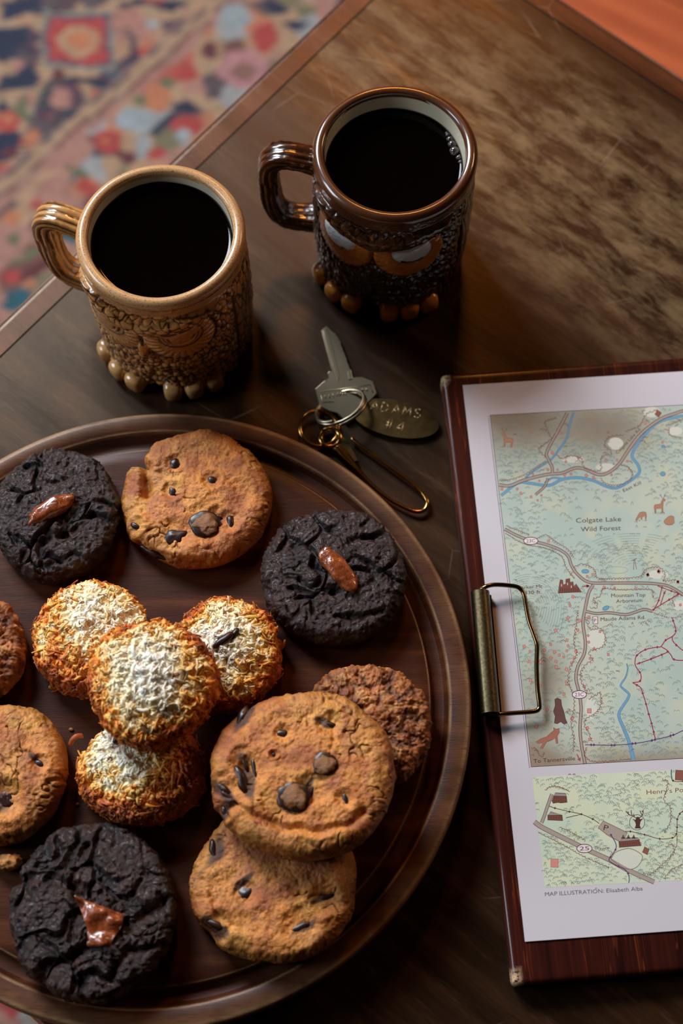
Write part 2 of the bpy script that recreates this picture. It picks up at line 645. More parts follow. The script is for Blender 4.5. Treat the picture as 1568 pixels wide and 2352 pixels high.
    return tag(o, 'patterned wool rug in navy, red and tan on the floor beside the table', 'rug')


build_rug()


def tmat(u=0, v=0, z=0):
    return Matrix.Translation(TD * u + TN * v + Vector((0, 0, z))) @ Matrix.Rotation(T_ANG, 4, 'Z')


def build_table():
    root = thing('coffee_table', (0, 0, -0.4555), 'worn dark-brown wooden coffee table under the mugs, cookie board and clipboard', 'table')
    base = Vector((0, 0, 0.4555))

    def part(name, bm, m, parent=root, smooth=False):
        o = bm_obj(name, bm, m, parent, smooth)
        o.location = base
        o.rotation_euler = (0, 0, T_ANG)
        return o
    bu, bv = 0.0142, 0.0145        # width of the rim boards
    g = 0.0007
    part('top_panel', box_bm(TU0 + bu + g, TU1 - bu - g, TV0 + bv + g, TV1 - bv - g, -0.024, 0, 0.0006, 2), M['table'])

    def board(pts, name='rim_board'):
        bm = bmesh.new()
        prism(bm, pts, -0.026, 0.0)
        ed = [e for e in bm.edges if all(abs(v.co.x - TU0) < 1e-5 for v in e.verts) or all(abs(v.co.x - TU1) < 1e-5 for v in e.verts)
              or all(abs(v.co.y - TV0) < 1e-5 for v in e.verts) or all(abs(v.co.y - TV1) < 1e-5 for v in e.verts)]
        ed = [e for e in ed if abs(e.verts[0].co.z - e.verts[1].co.z) < 1e-6]
        bmesh.ops.bevel(bm, geom=ed, offset=0.0042, segments=5, profile=0.5, affect='EDGES')
        return part(name, bm, M['table_rim'], smooth=False)
    a, b, c, d = (TU0, TV0), (TU1, TV0), (TU1, TV1), (TU0, TV1)
    ai, bi, ci, di = (TU0 + bu, TV0 + bv), (TU1 - bu, TV0 + bv), (TU1 - bu, TV1 - bv), (TU0 + bu, TV1 - bv)
    for q in ([a, b, bi, ai], [b, c, ci, bi], [c, d, di, ci], [d, a, ai, di]):
        o = board(q)
        for pgn in o.data.polygons:
            pgn.use_smooth = pgn.area < 0.004 and abs(pgn.normal.z) < 0.98 and abs(pgn.normal.z) > 0.02
    # inlay line between panel and rim, sunk a little
    bm = bmesh.new()
    for (x0, x1, y0, y1) in ((TU0 + bu, TU1 - bu, TV0 + bv, TV0 + bv + g), (TU0 + bu, TU1 - bu, TV1 - bv - g, TV1 - bv),
                             (TU0 + bu, TU0 + bu + g, TV0 + bv + g, TV1 - bv - g), (TU1 - bu - g, TU1 - bu, TV0 + bv + g, TV1 - bv - g)):
        prism(bm, [(x0, y0), (x1, y0), (x1, y1), (x0, y1)], -0.02, -0.0007)
    part('inlay_line', bm, M['table_dark'])
    ins = 0.045
    for q in ((TU0 + ins, TU1 - ins, TV0 + ins, TV0 + ins + 0.02), (TU0 + ins, TU1 - ins, TV1 - ins - 0.02, TV1 - ins),
              (TU0 + ins, TU0 + ins + 0.02, TV0 + ins + 0.02, TV1 - ins - 0.02), (TU1 - ins - 0.02, TU1 - ins, TV0 + ins + 0.02, TV1 - ins - 0.02)):
        part('apron', box_bm(*q, -0.1, -0.0262, 0.001, 1), M['table_rim'])
    for x in (TU0 + 0.03, TU1 - 0.075):
        for y in (TV0 + 0.03, TV1 - 0.075):
            bm = bmesh.new()
            z = [-0.1, -0.4555]
            hw = [0.0225, 0.015]
            cx, cy = x + 0.0225, y + 0.0225
            lv = [[bm.verts.new((cx + sx * hw[k], cy + sy * hw[k], z[k])) for sx, sy in ((-1, -1), (1, -1), (1, 1), (-1, 1))] for k in (0, 1)]
            bm.faces.new(lv[0]); bm.faces.new(lv[1][::-1])
            for i in range(4):
                bm.faces.new((lv[0][i], lv[1][i], lv[1][(i + 1) % 4], lv[0][(i + 1) % 4]))
            part('leg', bm, M['table_rim'])


build_table()


# ------------------------------------------------------------------ lathe
def lathe(profile, segs=160, closed_top=False, rfun=None):
    V, F = [], []
    n = len(profile)
    for j in range(segs):
        a = 2 * PI * j / segs
        for r_, z_ in profile:
            V.append((r_ * math.cos(a), r_ * math.sin(a), z_))
    for j in range(segs):
        k = (j + 1) % segs
        for i in range(n - 1):
            F.append((j * n + i, k * n + i, k * n + i + 1, j * n + i + 1))
    return V, F


# serving board
BC = Vector((-0.0823, 0.1708, 0))
BR = 0.1399
ZB = 0.0198       # cookies stand here


def build_board():
    prof = [(0.0, 0.001), (BR - 0.010, 0.001), (BR - 0.004, 0.003), (BR - 0.0008, 0.009), (BR, 0.016), (BR - 0.0004, 0.0206), (BR - 0.0016, 0.0219),
            (BR - 0.0032, 0.0222), (BR - 0.0088, 0.0218), (BR - 0.0098, 0.0212), (BR - 0.0106, 0.0190), (BR - 0.0122, 0.0168), (BR - 0.0152, 0.0160), (BR - 0.0172, 0.0166),
            (BR - 0.0180, 0.0180), (BR - 0.0184, 0.0194), (BR - 0.0192, 0.0199), (BR - 0.024, 0.0198), (0.05, 0.0198), (0.0, 0.0198)]
    V, F = lathe(prof, 220)
    V = np.array(V)
    wl = [0] * len(prof)  # strength of the painted edge highlight at each profile point
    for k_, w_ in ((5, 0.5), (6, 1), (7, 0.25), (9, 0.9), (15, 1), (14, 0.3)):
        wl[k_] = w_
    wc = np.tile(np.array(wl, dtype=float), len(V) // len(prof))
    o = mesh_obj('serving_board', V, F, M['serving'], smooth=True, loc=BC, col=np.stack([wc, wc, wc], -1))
    o.data.set_sharp_from_angle(angle=R(38))
    tag(o, 'round dark wooden serving board with a grooved rim, holding all the cookies', 'serving board')
    return o


build_board()


# ------------------------------------------------------------------ cookies
def disc_grid(N):
    """square grid mapped to the unit disc; returns x, y, faces, ring indices"""
    a = np.linspace(-1, 1, N)
    X, Y = np.meshgrid(a, a)
    X, Y = X.ravel(), Y.ravel()
    r = np.maximum(np.abs(X), np.abs(Y))
    th = np.where(np.abs(X) > np.abs(Y), (PI / 4) * np.divide(Y, X, out=np.zeros_like(X), where=X != 0) + np.where(X < 0, PI, 0),
                  PI / 2 - (PI / 4) * np.divide(X, Y, out=np.zeros_like(X), where=Y != 0) + np.where(Y < 0, PI, 0))
    th = np.where(r == 0, 0, th)
    i = np.arange((N - 1) * N).reshape(N - 1, N)[:, :-1].ravel()
    F = np.stack([i, i + 1, i + 1 + N, i + N], -1)
    ring = np.concatenate([np.arange(N), np.arange(1, N) * N + N - 1, (N - 1) * N + np.arange(N - 2, -1, -1), np.arange(N - 2, 0, -1) * N])
    return r, th, F, ring


def cookie_body(rx, ry, thick, seed, N, disp, outline=None, edge=0.80, dome=0.15, flat_edge=0.0):
    """disp(P, top, r, th) -> (height along normal, colour)"""
    r, th, F, ring = disc_grid(N)
    # profile: r 0..edge is the top, edge..1 rolls over the side to the bottom
    t = np.clip((r - edge) / (1 - edge), 0, 1)
    rho = np.where(r < edge, r / edge * 0.84, 0.84 + 0.16 * np.sin(np.minimum(t / 0.62, 1) * PI / 2))
    rho = np.where(t > 0.62, 1 - 0.06 * ((t - 0.62) / 0.38) ** 2, rho)
    ztop = thick * (1 - dome * (rho / 0.84) ** 2)
    zt_e = thick * (1 - dome)
    z = np.where(r < edge, ztop, zt_e * (0.42 + 0.58 * np.cos(np.minimum(t / 0.62, 1) * PI / 2)))
    z = np.where(t > 0.62, zt_e * 0.42 * (1 - (t - 0.62) / 0.38), z)
    Q = np.stack([np.cos(th), np.sin(th), np.full(len(th), seed * 3.1)], -1)
    R_ = 1 + 0.035 * noise(Q, 1.3, seed) + 0.02 * noise(Q, 4, seed + 1)
    if outline is not None:
        R_ = R_ * outline(th)
    top = 1 - sstep(0.0, 0.5, t)
    P = np.stack([rho * R_ * np.cos(th) * rx, rho * R_ * np.sin(th) * ry, z], -1)
    nr = sstep(0.0, 0.6, t)
    Nn = np.stack([np.cos(th) * nr, np.sin(th) * nr, 1 - nr + 0.001], -1)
    Nn /= np.linalg.norm(Nn, axis=1)[:, None]
    S = P + np.array([seed * 0.37, seed * 0.91, seed * 0.13])
    h, col = disp(P, S, top, r, th)
    fade = 1 - sstep(0.88, 1.0, r)
    P = P + Nn * (h * fade)[:, None]
    n0, k = len(P), len(ring)
    base = P[ring].copy()
    base[:, 2] = 0
    P[ring, 2] = np.maximum(P[ring, 2], 0)
    cen = np.array([[0, 0, 0.0]])
    V = np.concatenate([P, cen])
    V[:, 2] = np.maximum(V[:, 2], 0)
    c = np.concatenate([col, col[:1]])
    i = np.arange(k)
    F = np.concatenate([F, np.stack([ring[(i + 1) % k], ring, np.full(k, n0), np.full(k, n0)], -1)])
    return V, F, c


def add_cookie(name, V, F, c, m, root):
    Fq = F[:-0] if False else F
    quads = Fq[Fq[:, 2] != Fq[:, 3]]
    tris = Fq[Fq[:, 2] == Fq[:, 3]][:, :3]
    V2 = V
    me_faces_q, me_faces_t = quads, tris
    me = bpy.data.meshes.new(name)
    me.vertices.add(len(V2)); me.vertices.foreach_set('co', V2.astype(np.float32).ravel())
    loops = np.concatenate([me_faces_q.ravel(), me_faces_t.ravel()]).astype(np.int32)
    me.loops.add(len(loops)); me.loops.foreach_set('vertex_index', loops)
    starts = np.concatenate([np.arange(len(quads)) * 4, len(quads) * 4 + np.arange(len(tris)) * 3]).astype(np.int32)
    me.polygons.add(len(starts)); me.polygons.foreach_set('loop_start', starts)
    me.update(calc_edges=True)
    me.polygons.foreach_set('use_smooth', np.ones(len(starts), dtype=bool))
    a = me.color_attributes.new('tint', 'FLOAT_COLOR', 'POINT')
    cc = np.ones((len(V2), 4), dtype=np.float32)
    cc[:, :3] = c
    a.data.foreach_set('color', cc.ravel())
    me.materials.append(m)
    o = bpy.data.objects.new(name, me)
    COL.objects.link(o)
    o.parent = root
    return o


def dish(P, pits):
    """dents around chips: list of (x, y, r, depth)"""
    h = np.zeros(len(P))
    for x, y, rr, dp in pits:
        d = np.hypot(P[:, 0] - x, P[:, 1] - y) / rr
        h -= dp * np.exp(-(d ** 4)) - dp * 0.35 * np.exp(-((d - 1.35) / 0.3) ** 2)
    return h


def groove(P, path, wd, depth):
    """a wrinkle along a polyline"""
    d = np.full(len(P), 9.0)
    for (x0, y0), (x1, y1) in zip(path[:-1], path[1:]):
        L2 = (x1 - x0) ** 2 + (y1 - y0) ** 2 + 1e-12
        t = np.clip(((P[:, 0] - x0) * (x1 - x0) + (P[:, 1] - y0) * (y1 - y0)) / L2, 0, 1)
        d = np.minimum(d, np.hypot(P[:, 0] - x0 - t * (x1 - x0), P[:, 1] - y0 - t * (y1 - y0)))
    return -depth * np.exp(-(d / wd) ** 2)


def dark_disp(seed, folds=()):
    def f(P, S, top, r, th):
        W = S + 0.006 * np.stack([noise(S, 90, seed + 1), noise(S, 90, seed + 2), noise(S, 90, seed + 3)], -1)
        d1, d2, _ = worley(W * np.array([1, 1, 0.7]), 62, seed)
        crack = 1 - sstep(0.0, 0.16, d2 - d1)
        crack *= sstep(-0.45, 0.2, noise(S, 70, seed + 9))
        e1, e2, _ = worley(W, 170, seed + 4)
        c2 = (1 - sstep(0.0, 0.25, e2 - e1)) * sstep(0.0, 0.5, noise(S, 60, seed + 19))
        lump = fbm(S, 75, 3, seed + 5)
        mid = fbm(S, 330, 3, seed + 6)
        fine = noise(S, 900, seed + 7)
        pebb = noise(S, 560, seed + 8)
        h = 0.0016 * lump - 0.0028 * crack * (0.35 + 0.65 * top) - 0.0009 * c2 + 0.0008 * mid + 0.00042 * fine + 0.00040 * pebb
        for pth, wd, dp in folds:
            h = h + groove(P + 0.0012 * np.stack([noise(S, 220, 1), noise(S, 220, 2), 0 * r], -1), pth, wd, dp)
        ch = np.clip(0.5 + 0.5 * mid, 0, 1)
        col = mix(lin((28, 15, 11)), lin((58, 32, 23)), ch)
        col = mix(col, lin((72, 40, 28)), 0.5 * sstep(0.35, 0.8, noise(S, 160, seed + 33)))
        col = mix(col, lin((14, 8, 7)), 0.8 * crack)
        return h, col
    return f


def chip_disp(seed, pits=(), folds=(), smears=(), crumb=0.35, notch=None):
    def f(P, S, top, r, th):
        lump = fbm(S, 60, 2, seed + 5)
        mid = fbm(S, 210, 3, seed + 6)
        fine = fbm(S, 900, 2, seed + 7)
        rough = sstep(-0.05, 0.55, fbm(S, 75, 2, seed + 15) + crumb * sstep(0.5, 0.95, r) * 0.8)
        W = S + 0.0016 * np.stack([noise(S, 260, seed + 31), noise(S, 260, seed + 32), noise(S, 260, seed + 33)], -1)
        ridge = np.clip(1 - np.abs(fbm(W, 170, 2, seed + 34)) * 7, 0, 1) ** 2
        crk = ridge * sstep(0.05, 0.5, rough) * sstep(-0.2, 0.35, noise(S, 95, seed + 36))
        pebb = noise(S, 620, seed + 37)
        h = 0.0014 * lump + 0.00055 * mid + 0.00026 * fine + 0.00022 * pebb - 0.0012 * crk + 0.00045 * rough * noise(S, 420, seed + 3)
        h = h + 0.0012 * np.exp(-((r - 0.74) / 0.10) ** 2)
        h = h + dish(P, pits)
        for pth, wd, dp in folds:
            h = h + groove(P + 0.0010 * np.stack([noise(S, 200, 1), noise(S, 200, 2), 0 * r], -1), pth, wd, dp)
        g = 0.5 + 0.5 * fbm(S, 110, 3, seed + 21)
        col = mix(lin((220, 140, 58)), lin((168, 88, 30)), sstep(0.3, 0.75, g))
        col = mix(col, lin((234, 172, 78)), 0.55 * rough * (1 - crk))
        col = mix(col, lin((128, 66, 24)), 0.45 * sstep(0.1, 0.6, fine + pebb * 0.4))
        col = mix(col, lin((134, 74, 30)), 0.65 * sstep(0.70, 0.98, r))
        col = mix(col, lin((96, 54, 20)), 0.7 * crk)
        col = mix(col, lin((176, 108, 70)), 0.35 * sstep(0.2, 0.7, noise(S, 240, seed + 41)))
        for x, y, rr, a, rx_ in smears:
            ca, sa = math.cos(R(a)), math.sin(R(a))
            dx, dy = P[:, 0] - x, P[:, 1] - y
            d = np.sqrt(((dx * ca + dy * sa) / rr) ** 2 + ((-dx * sa + dy * ca) / rx_) ** 2) + 0.45 * noise(S, 260, seed + 60)
            col = mix(col, lin((50, 26, 14)), 0.88 * (1 - sstep(0.55, 1.15, d)))
        return h, col
    return f


def oat_disp(seed):
    def f(P, S, top, r, th):
        W = S + 0.0020 * np.stack([noise(S, 230, seed + 31), noise(S, 230, seed + 32), noise(S, 230, seed + 33)], -1)
        d1, d2, cid = worley(W, 190, seed)
        e1, e2, eid = worley(W, 420, seed + 3)
        lump = fbm(S, 70, 3, seed + 5)
        h = 0.0024 * lump + 0.0022 * (0.6 - d1) + 0.0014 * fbm(S, 260, 3, seed + 6) + 0.0009 * (0.5 - e1) + 0.0004 * noise(S, 900, seed)
        g = np.clip(0.5 + 0.5 * fbm(S, 150, 3, seed + 8) + 0.35 * (cid - 0.5), 0, 1)
        col = mix(lin((112, 58, 28)), lin((186, 114, 58)), g)
        col = mix(col, lin((208, 154, 92)), 0.6 * sstep(0.82, 0.95, eid))
        col = mix(col, lin((66, 32, 18)), sstep(0.45, 0.8, d1) * 0.8)
        return h, col
    return f


def blob_bm(seed, sx, sy, sz, amp=0.12, freq=260, sub=3, flat=False):
    bm = bmesh.new()
    bmesh.ops.create_icosphere(bm, subdivisions=sub, radius=1.0)
    P = np.array([v.co[:] for v in bm.verts])
    if flat:
        P = np.sign(P) * np.abs(P) ** (0.72 if flat is True else flat)
    P = P * np.array([sx, sy, sz])
    n = noise(P + seed * 0.31, freq, seed) * amp + 0.5 * amp * noise(P + seed * 0.31, freq * 2.2, seed + 3)
    P = P * (1 + n)[:, None]
    for v, p in zip(bm.verts, P):
        v.co = p
    return bm


def chips(root, lst, zt, seed, name='chocolate_chip', m=None):
    for i, (x, y, sx, sy, sz, a) in enumerate(lst):
        bm = blob_bm(seed + i, sx, sy, sz, 0.16)
        o = bm_obj(name, bm, m or M['chip'], root, True)
        o.location = (x, y, zt)
        o.rotation_euler = (0, 0, R(a))


def cookie(name, px, py, z, wpx, hpx, thick, label, group, tilt=(0, 0, 0), mid=0.5):
    """centre pixel of the upper outline, width in pixels -> empty at the base, radii in metres"""
    zm = z + thick * mid
    c = at(px, py, zm)
    rx = (at(px + wpx / 2, py, zm).x - at(px - wpx / 2, py, zm).x) / 2
    ry = rx * hpx / wpx
    root = thing(name, (c.x, c.y, z), label, 'cookie', group, tilt)
    return root, rx, ry


def loc_px(root, px, py, z):
    p = at(px, py, z) - root.location
    return p.x, p.y


G_COOK = 'cookies on the round serving board'
NB = 215

# --- dark chocolate cookies
root, rx, ry = cookie('chocolate_cookie', 128, 1180, ZB, 292, 325, 0.019, 'dark cracked chocolate cookie at the upper left with a shiny toffee shard', G_COOK)
fold = lambda L, wd, dp, rt=root: ([loc_px(rt, a, b, ZB + 0.018) for a, b in L], wd, dp)
V, F, c = cookie_body(rx, ry, 0.019, 3, NB, dark_disp(3, [fold([(30, 1300), (80, 1240), (150, 1225), (215, 1180)], 0.0016, 0.0022), fold([(60, 1070), (110, 1110), (170, 1090)], 0.0014, 0.0018), fold([(100, 1290), (170, 1270), (230, 1280)], 0.0012, 0.002)]))
add_cookie('crust', V, F, c, M['dark'], root)
x, y = loc_px(root, 116, 1168, ZB + 0.0185)
o = bm_obj('toffee_shard', blob_bm(5, 0.0112, 0.0040, 0.0030, 0.18, 240, 4, True), M['toffee'], root, True, (x, y, 0.0185))
o.rotation_euler = (0.1, 0, R(32))

root, rx, ry = cookie('chocolate_cookie', 764, 1322, ZB, 336, 325, 0.019, 'very dark chocolate cookie at the right of the board with a brown oblong toffee piece', G_COOK)
V, F, c = cookie_body(rx, ry, 0.019, 8, NB, dark_disp(8, [([(-.02, -.008), (-.008, -.012), (.004, -.010)], 0.0013, 0.0022), ([(.002, -.022), (.014, -.021), (.022, -.018)], 0.0014, 0.0024), ([(.0, .02), (.006, .013), (.02, .016)], 0.0018, 0.002)]))
add_cookie('crust', V, F, c, M['dark'], root)
x, y = loc_px(root, 779, 1310, ZB + 0.0185)
o = bm_obj('toffee_piece', blob_bm(15, 0.0122, 0.0046, 0.0036, 0.12, 300, 4, True), M['toffee'], root, True, (x, y, 0.0182))
o.rotation_euler = (0, 0.08, R(-50))

root, rx, ry = cookie('chocolate_cookie', 212, 2095, ZB, 392, 415, 0.021, 'large dark chocolate cookie at the bottom of the board with a triangular toffee chunk', G_COOK)
V, F, c = cookie_body(rx, ry, 0.021, 12, 235, dark_disp(12, [([(-.034, .012), (-.02, .014), (-.006, .008), (.0, .0)], 0.0022, 0.004), ([(.006, -.004), (.018, -.006), (.03, .004)], 0.0022, 0.0036), ([(-.024, -.036), (-.016, -.022), (-.004, -.018), (.004, -.012)], 0.0024, 0.004), ([(-.006, -.012), (-.004, 0.0), (-.009, .012), (-.002, .026)], 0.0015, 0.0026), ([(.01, -.028), (.016, -.016), (.03, -.014)], 0.0013, 0.0022)]))
add_cookie('crust', V, F, c, M['dark'], root)
x, y = loc_px(root, 228, 2112, ZB + 0.0205)
bm = bmesh.new()
tri = [(-.0105, .0095), (-.0055, .0075), (.0, .0055), (.0100, .0020), (.0095, -.002), (.0045, -.0105), (-.0040, -.0108), (-.0048, -.003)]
prism(bm, tri, -0.003, 0.0018)
bmesh.ops.triangulate(bm, faces=list(bm.faces))
bmesh.ops.subdivide_edges(bm, edges=list(bm.edges), cuts=5, use_grid_fill=True)
bmesh.ops.smooth_vert(bm, verts=list(bm.verts), factor=0.5, use_axis_x=True, use_axis_y=True, use_axis_z=True)
for v in bm.verts:
    pp = np.array([v.co[:]])
    v.co.z += 0.0022 * float(noise(pp, 300, 4)[0]) + 0.0008 * float(noise(pp, 800, 6)[0]) if v.co.z > 0 else 0
bm_obj('toffee_chunk', bm, M['toffee'], root, True, (x, y, 0.0205))


# --- chocolate chip cookies
def mk_chip(root, rx, ry, thick, seed, pits_px=(), ringsz=(), chips_px=(), smears_px=(), folds=(), N=NB, outline=None, zt=None, rings=(), crumb=0.35):
    zt = zt or root.location.z + thick
    L = lambda a, b: loc_px(root, a, b, zt)
    pits = [(*L(a, b), rr, dp) for a, b, rr, dp in pits_px] + [(*L(a, b), max(sx, sy) * 1.15, 0.0012) for a, b, sx, sy, sz, an in chips_px]
    smears = [(*L(a, b), rr, an, r2) for a, b, rr, an, r2 in smears_px]
    fl = [([L(a, b) for a, b in pth], wd, dp) for pth, wd, dp in folds]
    V, F, c = cookie_body(rx, ry, thick, seed, N, chip_disp(seed, pits, fl, smears, crumb), outline)
    body = add_cookie('crust', V, F, c, M['dough'], root)
    top = V[:-1]

    def zat(x, y):
        d = np.hypot(top[:, 0] - x, top[:, 1] - y) + np.where(top[:, 2] < thick * 0.4, 1, 0)
        return float(np.mean(top[np.argsort(d)[:6], 2]))
    for i, (a, b, sx, sy, sz, an) in enumerate(chips_px):
        x, y = L(a, b)
        o = bm_obj('chocolate_chip', blob_bm(seed + i, sx, sy, sz, 0.2, 330), M['chip'], root, True, (x, y, zat(x, y) - sz * 0.60))
        o.rotation_euler = (0, 0, R(an))
    for i, (a, b, rr, tr, a0, a1) in enumerate(rings):
        # a melted chip whose top is covered by dough: a dark rim shows around it
        x, y = L(a, b)
        z0_ = zat(x, y)
        o = bm_obj('chocolate_chip', blob_bm(seed + i, rr * 1.06, rr * 1.0, 0.0012, 0.10, 240, 4), M['chip'], root, True, (x, y, z0_ + tr * 0.15))
        bm = blob_bm(seed + i + 9, rr * 0.80, rr * 0.74, 0.0017, 0.20, 420, 4)
        P_ = np.array([v.co[:] for v in bm.verts])
        Fc = np.array([[v.index for v in f.verts] for f in bm.faces])
        bm.free()
        cc = mix(lin((150, 98, 48)), lin((104, 62, 30)), np.clip(0.5 + 0.5 * fbm(P_, 400, 2, 3), 0, 1))
        mesh_obj('dough_cap', P_, Fc, M['dough'], o, col=cc, loc=(0.0003, -0.0004, 0.0004))
    return body


# top cookie with the broken edge
root, rx, ry = cookie('chocolate_chip_cookie', 452, 1146, ZB, 346, 338, 0.016, 'chocolate chip cookie at the top of the board with a broken left edge', G_COOK)


def notch(th):
    a = np.degrees(th) % 360
    return 1 - 0.12 * np.clip(1 - np.abs(a - 147) / 7.0, 0, 1) - 0.05 * np.exp(-((a - 137) / 7) ** 4) + 0.02 * np.exp(-((a - 160) / 6) ** 2)


mk_chip(root, rx, ry, 0.016, 21,
        pits_px=[(465, 1200, 0.0075, 0.0008)],
        chips_px=[(401, 1060, 0.0024, 0.0032, 0.0018, 10), (485, 1101, 0.0028, 0.0034, 0.002, 40), (395, 1124, 0.0016, 0.0034, 0.0012, 20),
                  (400, 1228, 0.0062, 0.0040, 0.0022, 5), (528, 1192, 0.0016, 0.0040, 0.0014, 10), (498, 1182, 0.0036, 0.0022, 0.0012, 20),
                  (345, 1252, 0.0072, 0.0018, 0.002, -28), (312, 1202, 0.0030, 0.0014, 0.0014, -30)],
        rings=[(470, 1200, 0.0068, 0.0016, 0, 0)],
        folds=[([(331, 1060), (336, 1100), (338, 1130)], 0.0022, 0.005), ([(300, 1240), (350, 1262), (420, 1285), (500, 1290)], 0.0014, 0.0014)],
        outline=notch)

# bottom cookie of the pile
rootF, rx, ry = cookie('chocolate_chip_cookie', 628, 2030, ZB, 384, 360, 0.017, 'chocolate chip cookie at the lower right, half covered by another, one chip in its middle', G_COOK)
mk_chip(rootF, rx, ry, 0.017, 33,
        chips_px=[(565, 2052, 0.0042, 0.0036, 0.002, 0), (490, 1955, 0.0018, 0.0055, 0.0018, 15), (500, 2125, 0.0048, 0.0018, 0.0016, -25), (690, 2128, 0.0060, 0.0018, 0.0014, 25), (745, 2062, 0.0050, 0.0012, 0.0012, 20)],
        smears_px=[(495, 1955, 0.009, 70, 0.004), (490, 2130, 0.008, -30, 0.0035), (745, 2060, 0.007, 20, 0.0016), (700, 2128, 0.007, 30, 0.002), (560, 2022, 0.008, 40, 0.0014)],
        folds=[([(480, 2060), (500, 2095), (530, 2120)], 0.0012, 0.0016), ([(620, 2020), (700, 2060), (760, 2055)], 0.0011, 0.001)], crumb=0.6)

# oat cookie behind the big one
rootG, rx, ry = cookie('oat_cookie', 842, 1672, ZB, 292, 305, 0.016, 'lumpy brown oat cookie at the right, half under the largest chocolate chip cookie', G_COOK)
V, F, c = cookie_body(rx, ry, 0.016, 41, 205, oat_disp(41))
add_cookie('crust', V, F, c, M['oat'], rootG)

# largest cookie, leaning on the two others
rootE, rx, ry = cookie('chocolate_chip_cookie', 700, 1776, ZB + 0.0185, 424, 400, 0.017, 'largest chocolate chip cookie, propped on two others, with two round dough-topped chips', G_COOK, (R(-1.5), R(-1.5), 0), 0.6)
zE = ZB + 0.036
mk_chip(rootE, rx, ry, 0.017, 52, zt=zE, N=250,
        rings=[(748, 1755, 0.0054, 0.0013, -150, 170), (677, 1832, 0.0066, 0.0020, -80, 225)],
        pits_px=[(748, 1755, 0.0064, 0.0004), (677, 1832, 0.0078, 0.0006)],
        chips_px=[(652, 1683, 0.0030, 0.0017, 0.0010, -10), (630, 1733, 0.0011, 0.0015, 0.0008, 0), (757, 1662, 0.0040, 0.0014, 0.0012, -20),
                  (555, 1790, 0.0022, 0.0068, 0.0022, 22), (585, 1765, 0.0010, 0.0050, 0.0014, 12), (560, 1745, 0.0011, 0.0045, 0.0012, 24), (514, 1808, 0.0046, 0.0014, 0.0016, -40), (528, 1830, 0.0050, 0.0011, 0.0012, -35),
                  (516, 1860, 0.0014, 0.0030, 0.0012, 20), (795, 1835, 0.0013, 0.0032, 0.0010, 15), (555, 1640, 0.0020, 0.0060, 0.0016, -20), (718, 1815, 0.0012, 0.0052, 0.0014, -20)],
        smears_px=[(568, 1785, 0.0095, 105, 0.0040), (512, 1815, 0.0070, -45, 0.0024), (560, 1640, 0.011, 68, 0.0032), (516, 1862, 0.0050, 60, 0.0025), (757, 1662, 0.0050, -20, 0.0018), (708, 1805, 0.0050, 60, 0.0016)],
        folds=[([(540, 1850), (590, 1875), (660, 1905), (740, 1910), (800, 1895), (840, 1868)], 0.0016, 0.0024), ([(500, 1840), (530, 1880), (545, 1920)], 0.0013, 0.0016),
               ([(600, 1830), (620, 1870), (640, 1900)], 0.0012, 0.0012), ([(590, 1960), (680, 1975), (780, 1955)], 0.0014, 0.0012), ([(760, 1640), (770, 1700), (762, 1720)], 0.0010, 0.0008)])

# left-edge cookies
rootH, rx, ry = cookie('chocolate_chip_cookie', 5, 1775, ZB, 296, 330, 0.017, 'chocolate chip cookie cut off by the left edge of the photo, halfway down', G_COOK)
mk_chip(rootH, rx, ry, 0.017, 63, chips_px=[(10, 1830, 0.0058, 0.0050, 0.0020, 30), (92, 1752, 0.0030, 0.0014, 0.0012, -20), (-60, 1720, 0.004, 0.003, 0.002, 0)],
        pits_px=[(10, 1830, 0.0075, 0.0014)], smears_px=[(-6, 1838, 0.0070, 20, 0.0055), (78, 1740, 0.003, -40, 0.0012)],
        folds=[([(40, 1722), (70, 1728), (80, 1745)], 0.0008, 0.0008), ([(105, 1800), (125, 1790), (140, 1780)], 0.0010, 0.0012)], N=190)
root, rx, ry = cookie('oat_cookie', -58, 1492, ZB, 232, 250, 0.018, 'lumpy oat cookie showing only its right side at the left edge of the photo', G_COOK)
V, F, c = cookie_body(rx, ry, 0.018, 71, 180, oat_disp(71))
add_cookie('crust', V, F, c, M['oat'], root)


# broken crumb pieces
def crumb(px, py, z, sx, sy, sz, seed, label, m='oat', name='cookie_crumb'):
    bm = blob_bm(seed, sx, sy, sz, 0.32, 420, 4)
    P = np.array([v.co[:] for v in bm.verts])
    c = mix(lin((120, 66, 32)), lin((214, 152, 78)), np.clip(0.5 + 0.5 * fbm(P + seed, 380, 3, seed), 0, 1))
    bmesh.ops.triangulate(bm, faces=list(bm.faces))
    Fc = np.array([[v.index for v in f.verts] for f in bm.faces])
    bm.free()
    p = at(px, py, z)
    lo = P[:, 2].min()
    return tag(mesh_obj(name, P, Fc, M[m], col=c, loc=(p.x, p.y, z - lo)), label, 'crumb', 'crumbs on the serving board')


crumb(22, 1985, ZB, 0.0062, 0.0036, 0.0042, 81, 'ragged golden cookie crumb between the left cookie and the bottom dark cookie')
crumb(178, 1847, ZB, 0.0008, 0.0008, 0.0007, 82, 'tiny pale crumb on the board left of the lowest coconut macaroon')
crumb(163, 1676, ZB, 0.0009, 0.0006, 0.0005, 83, 'tiny dark crumb on the board between macaroons and left cookie')


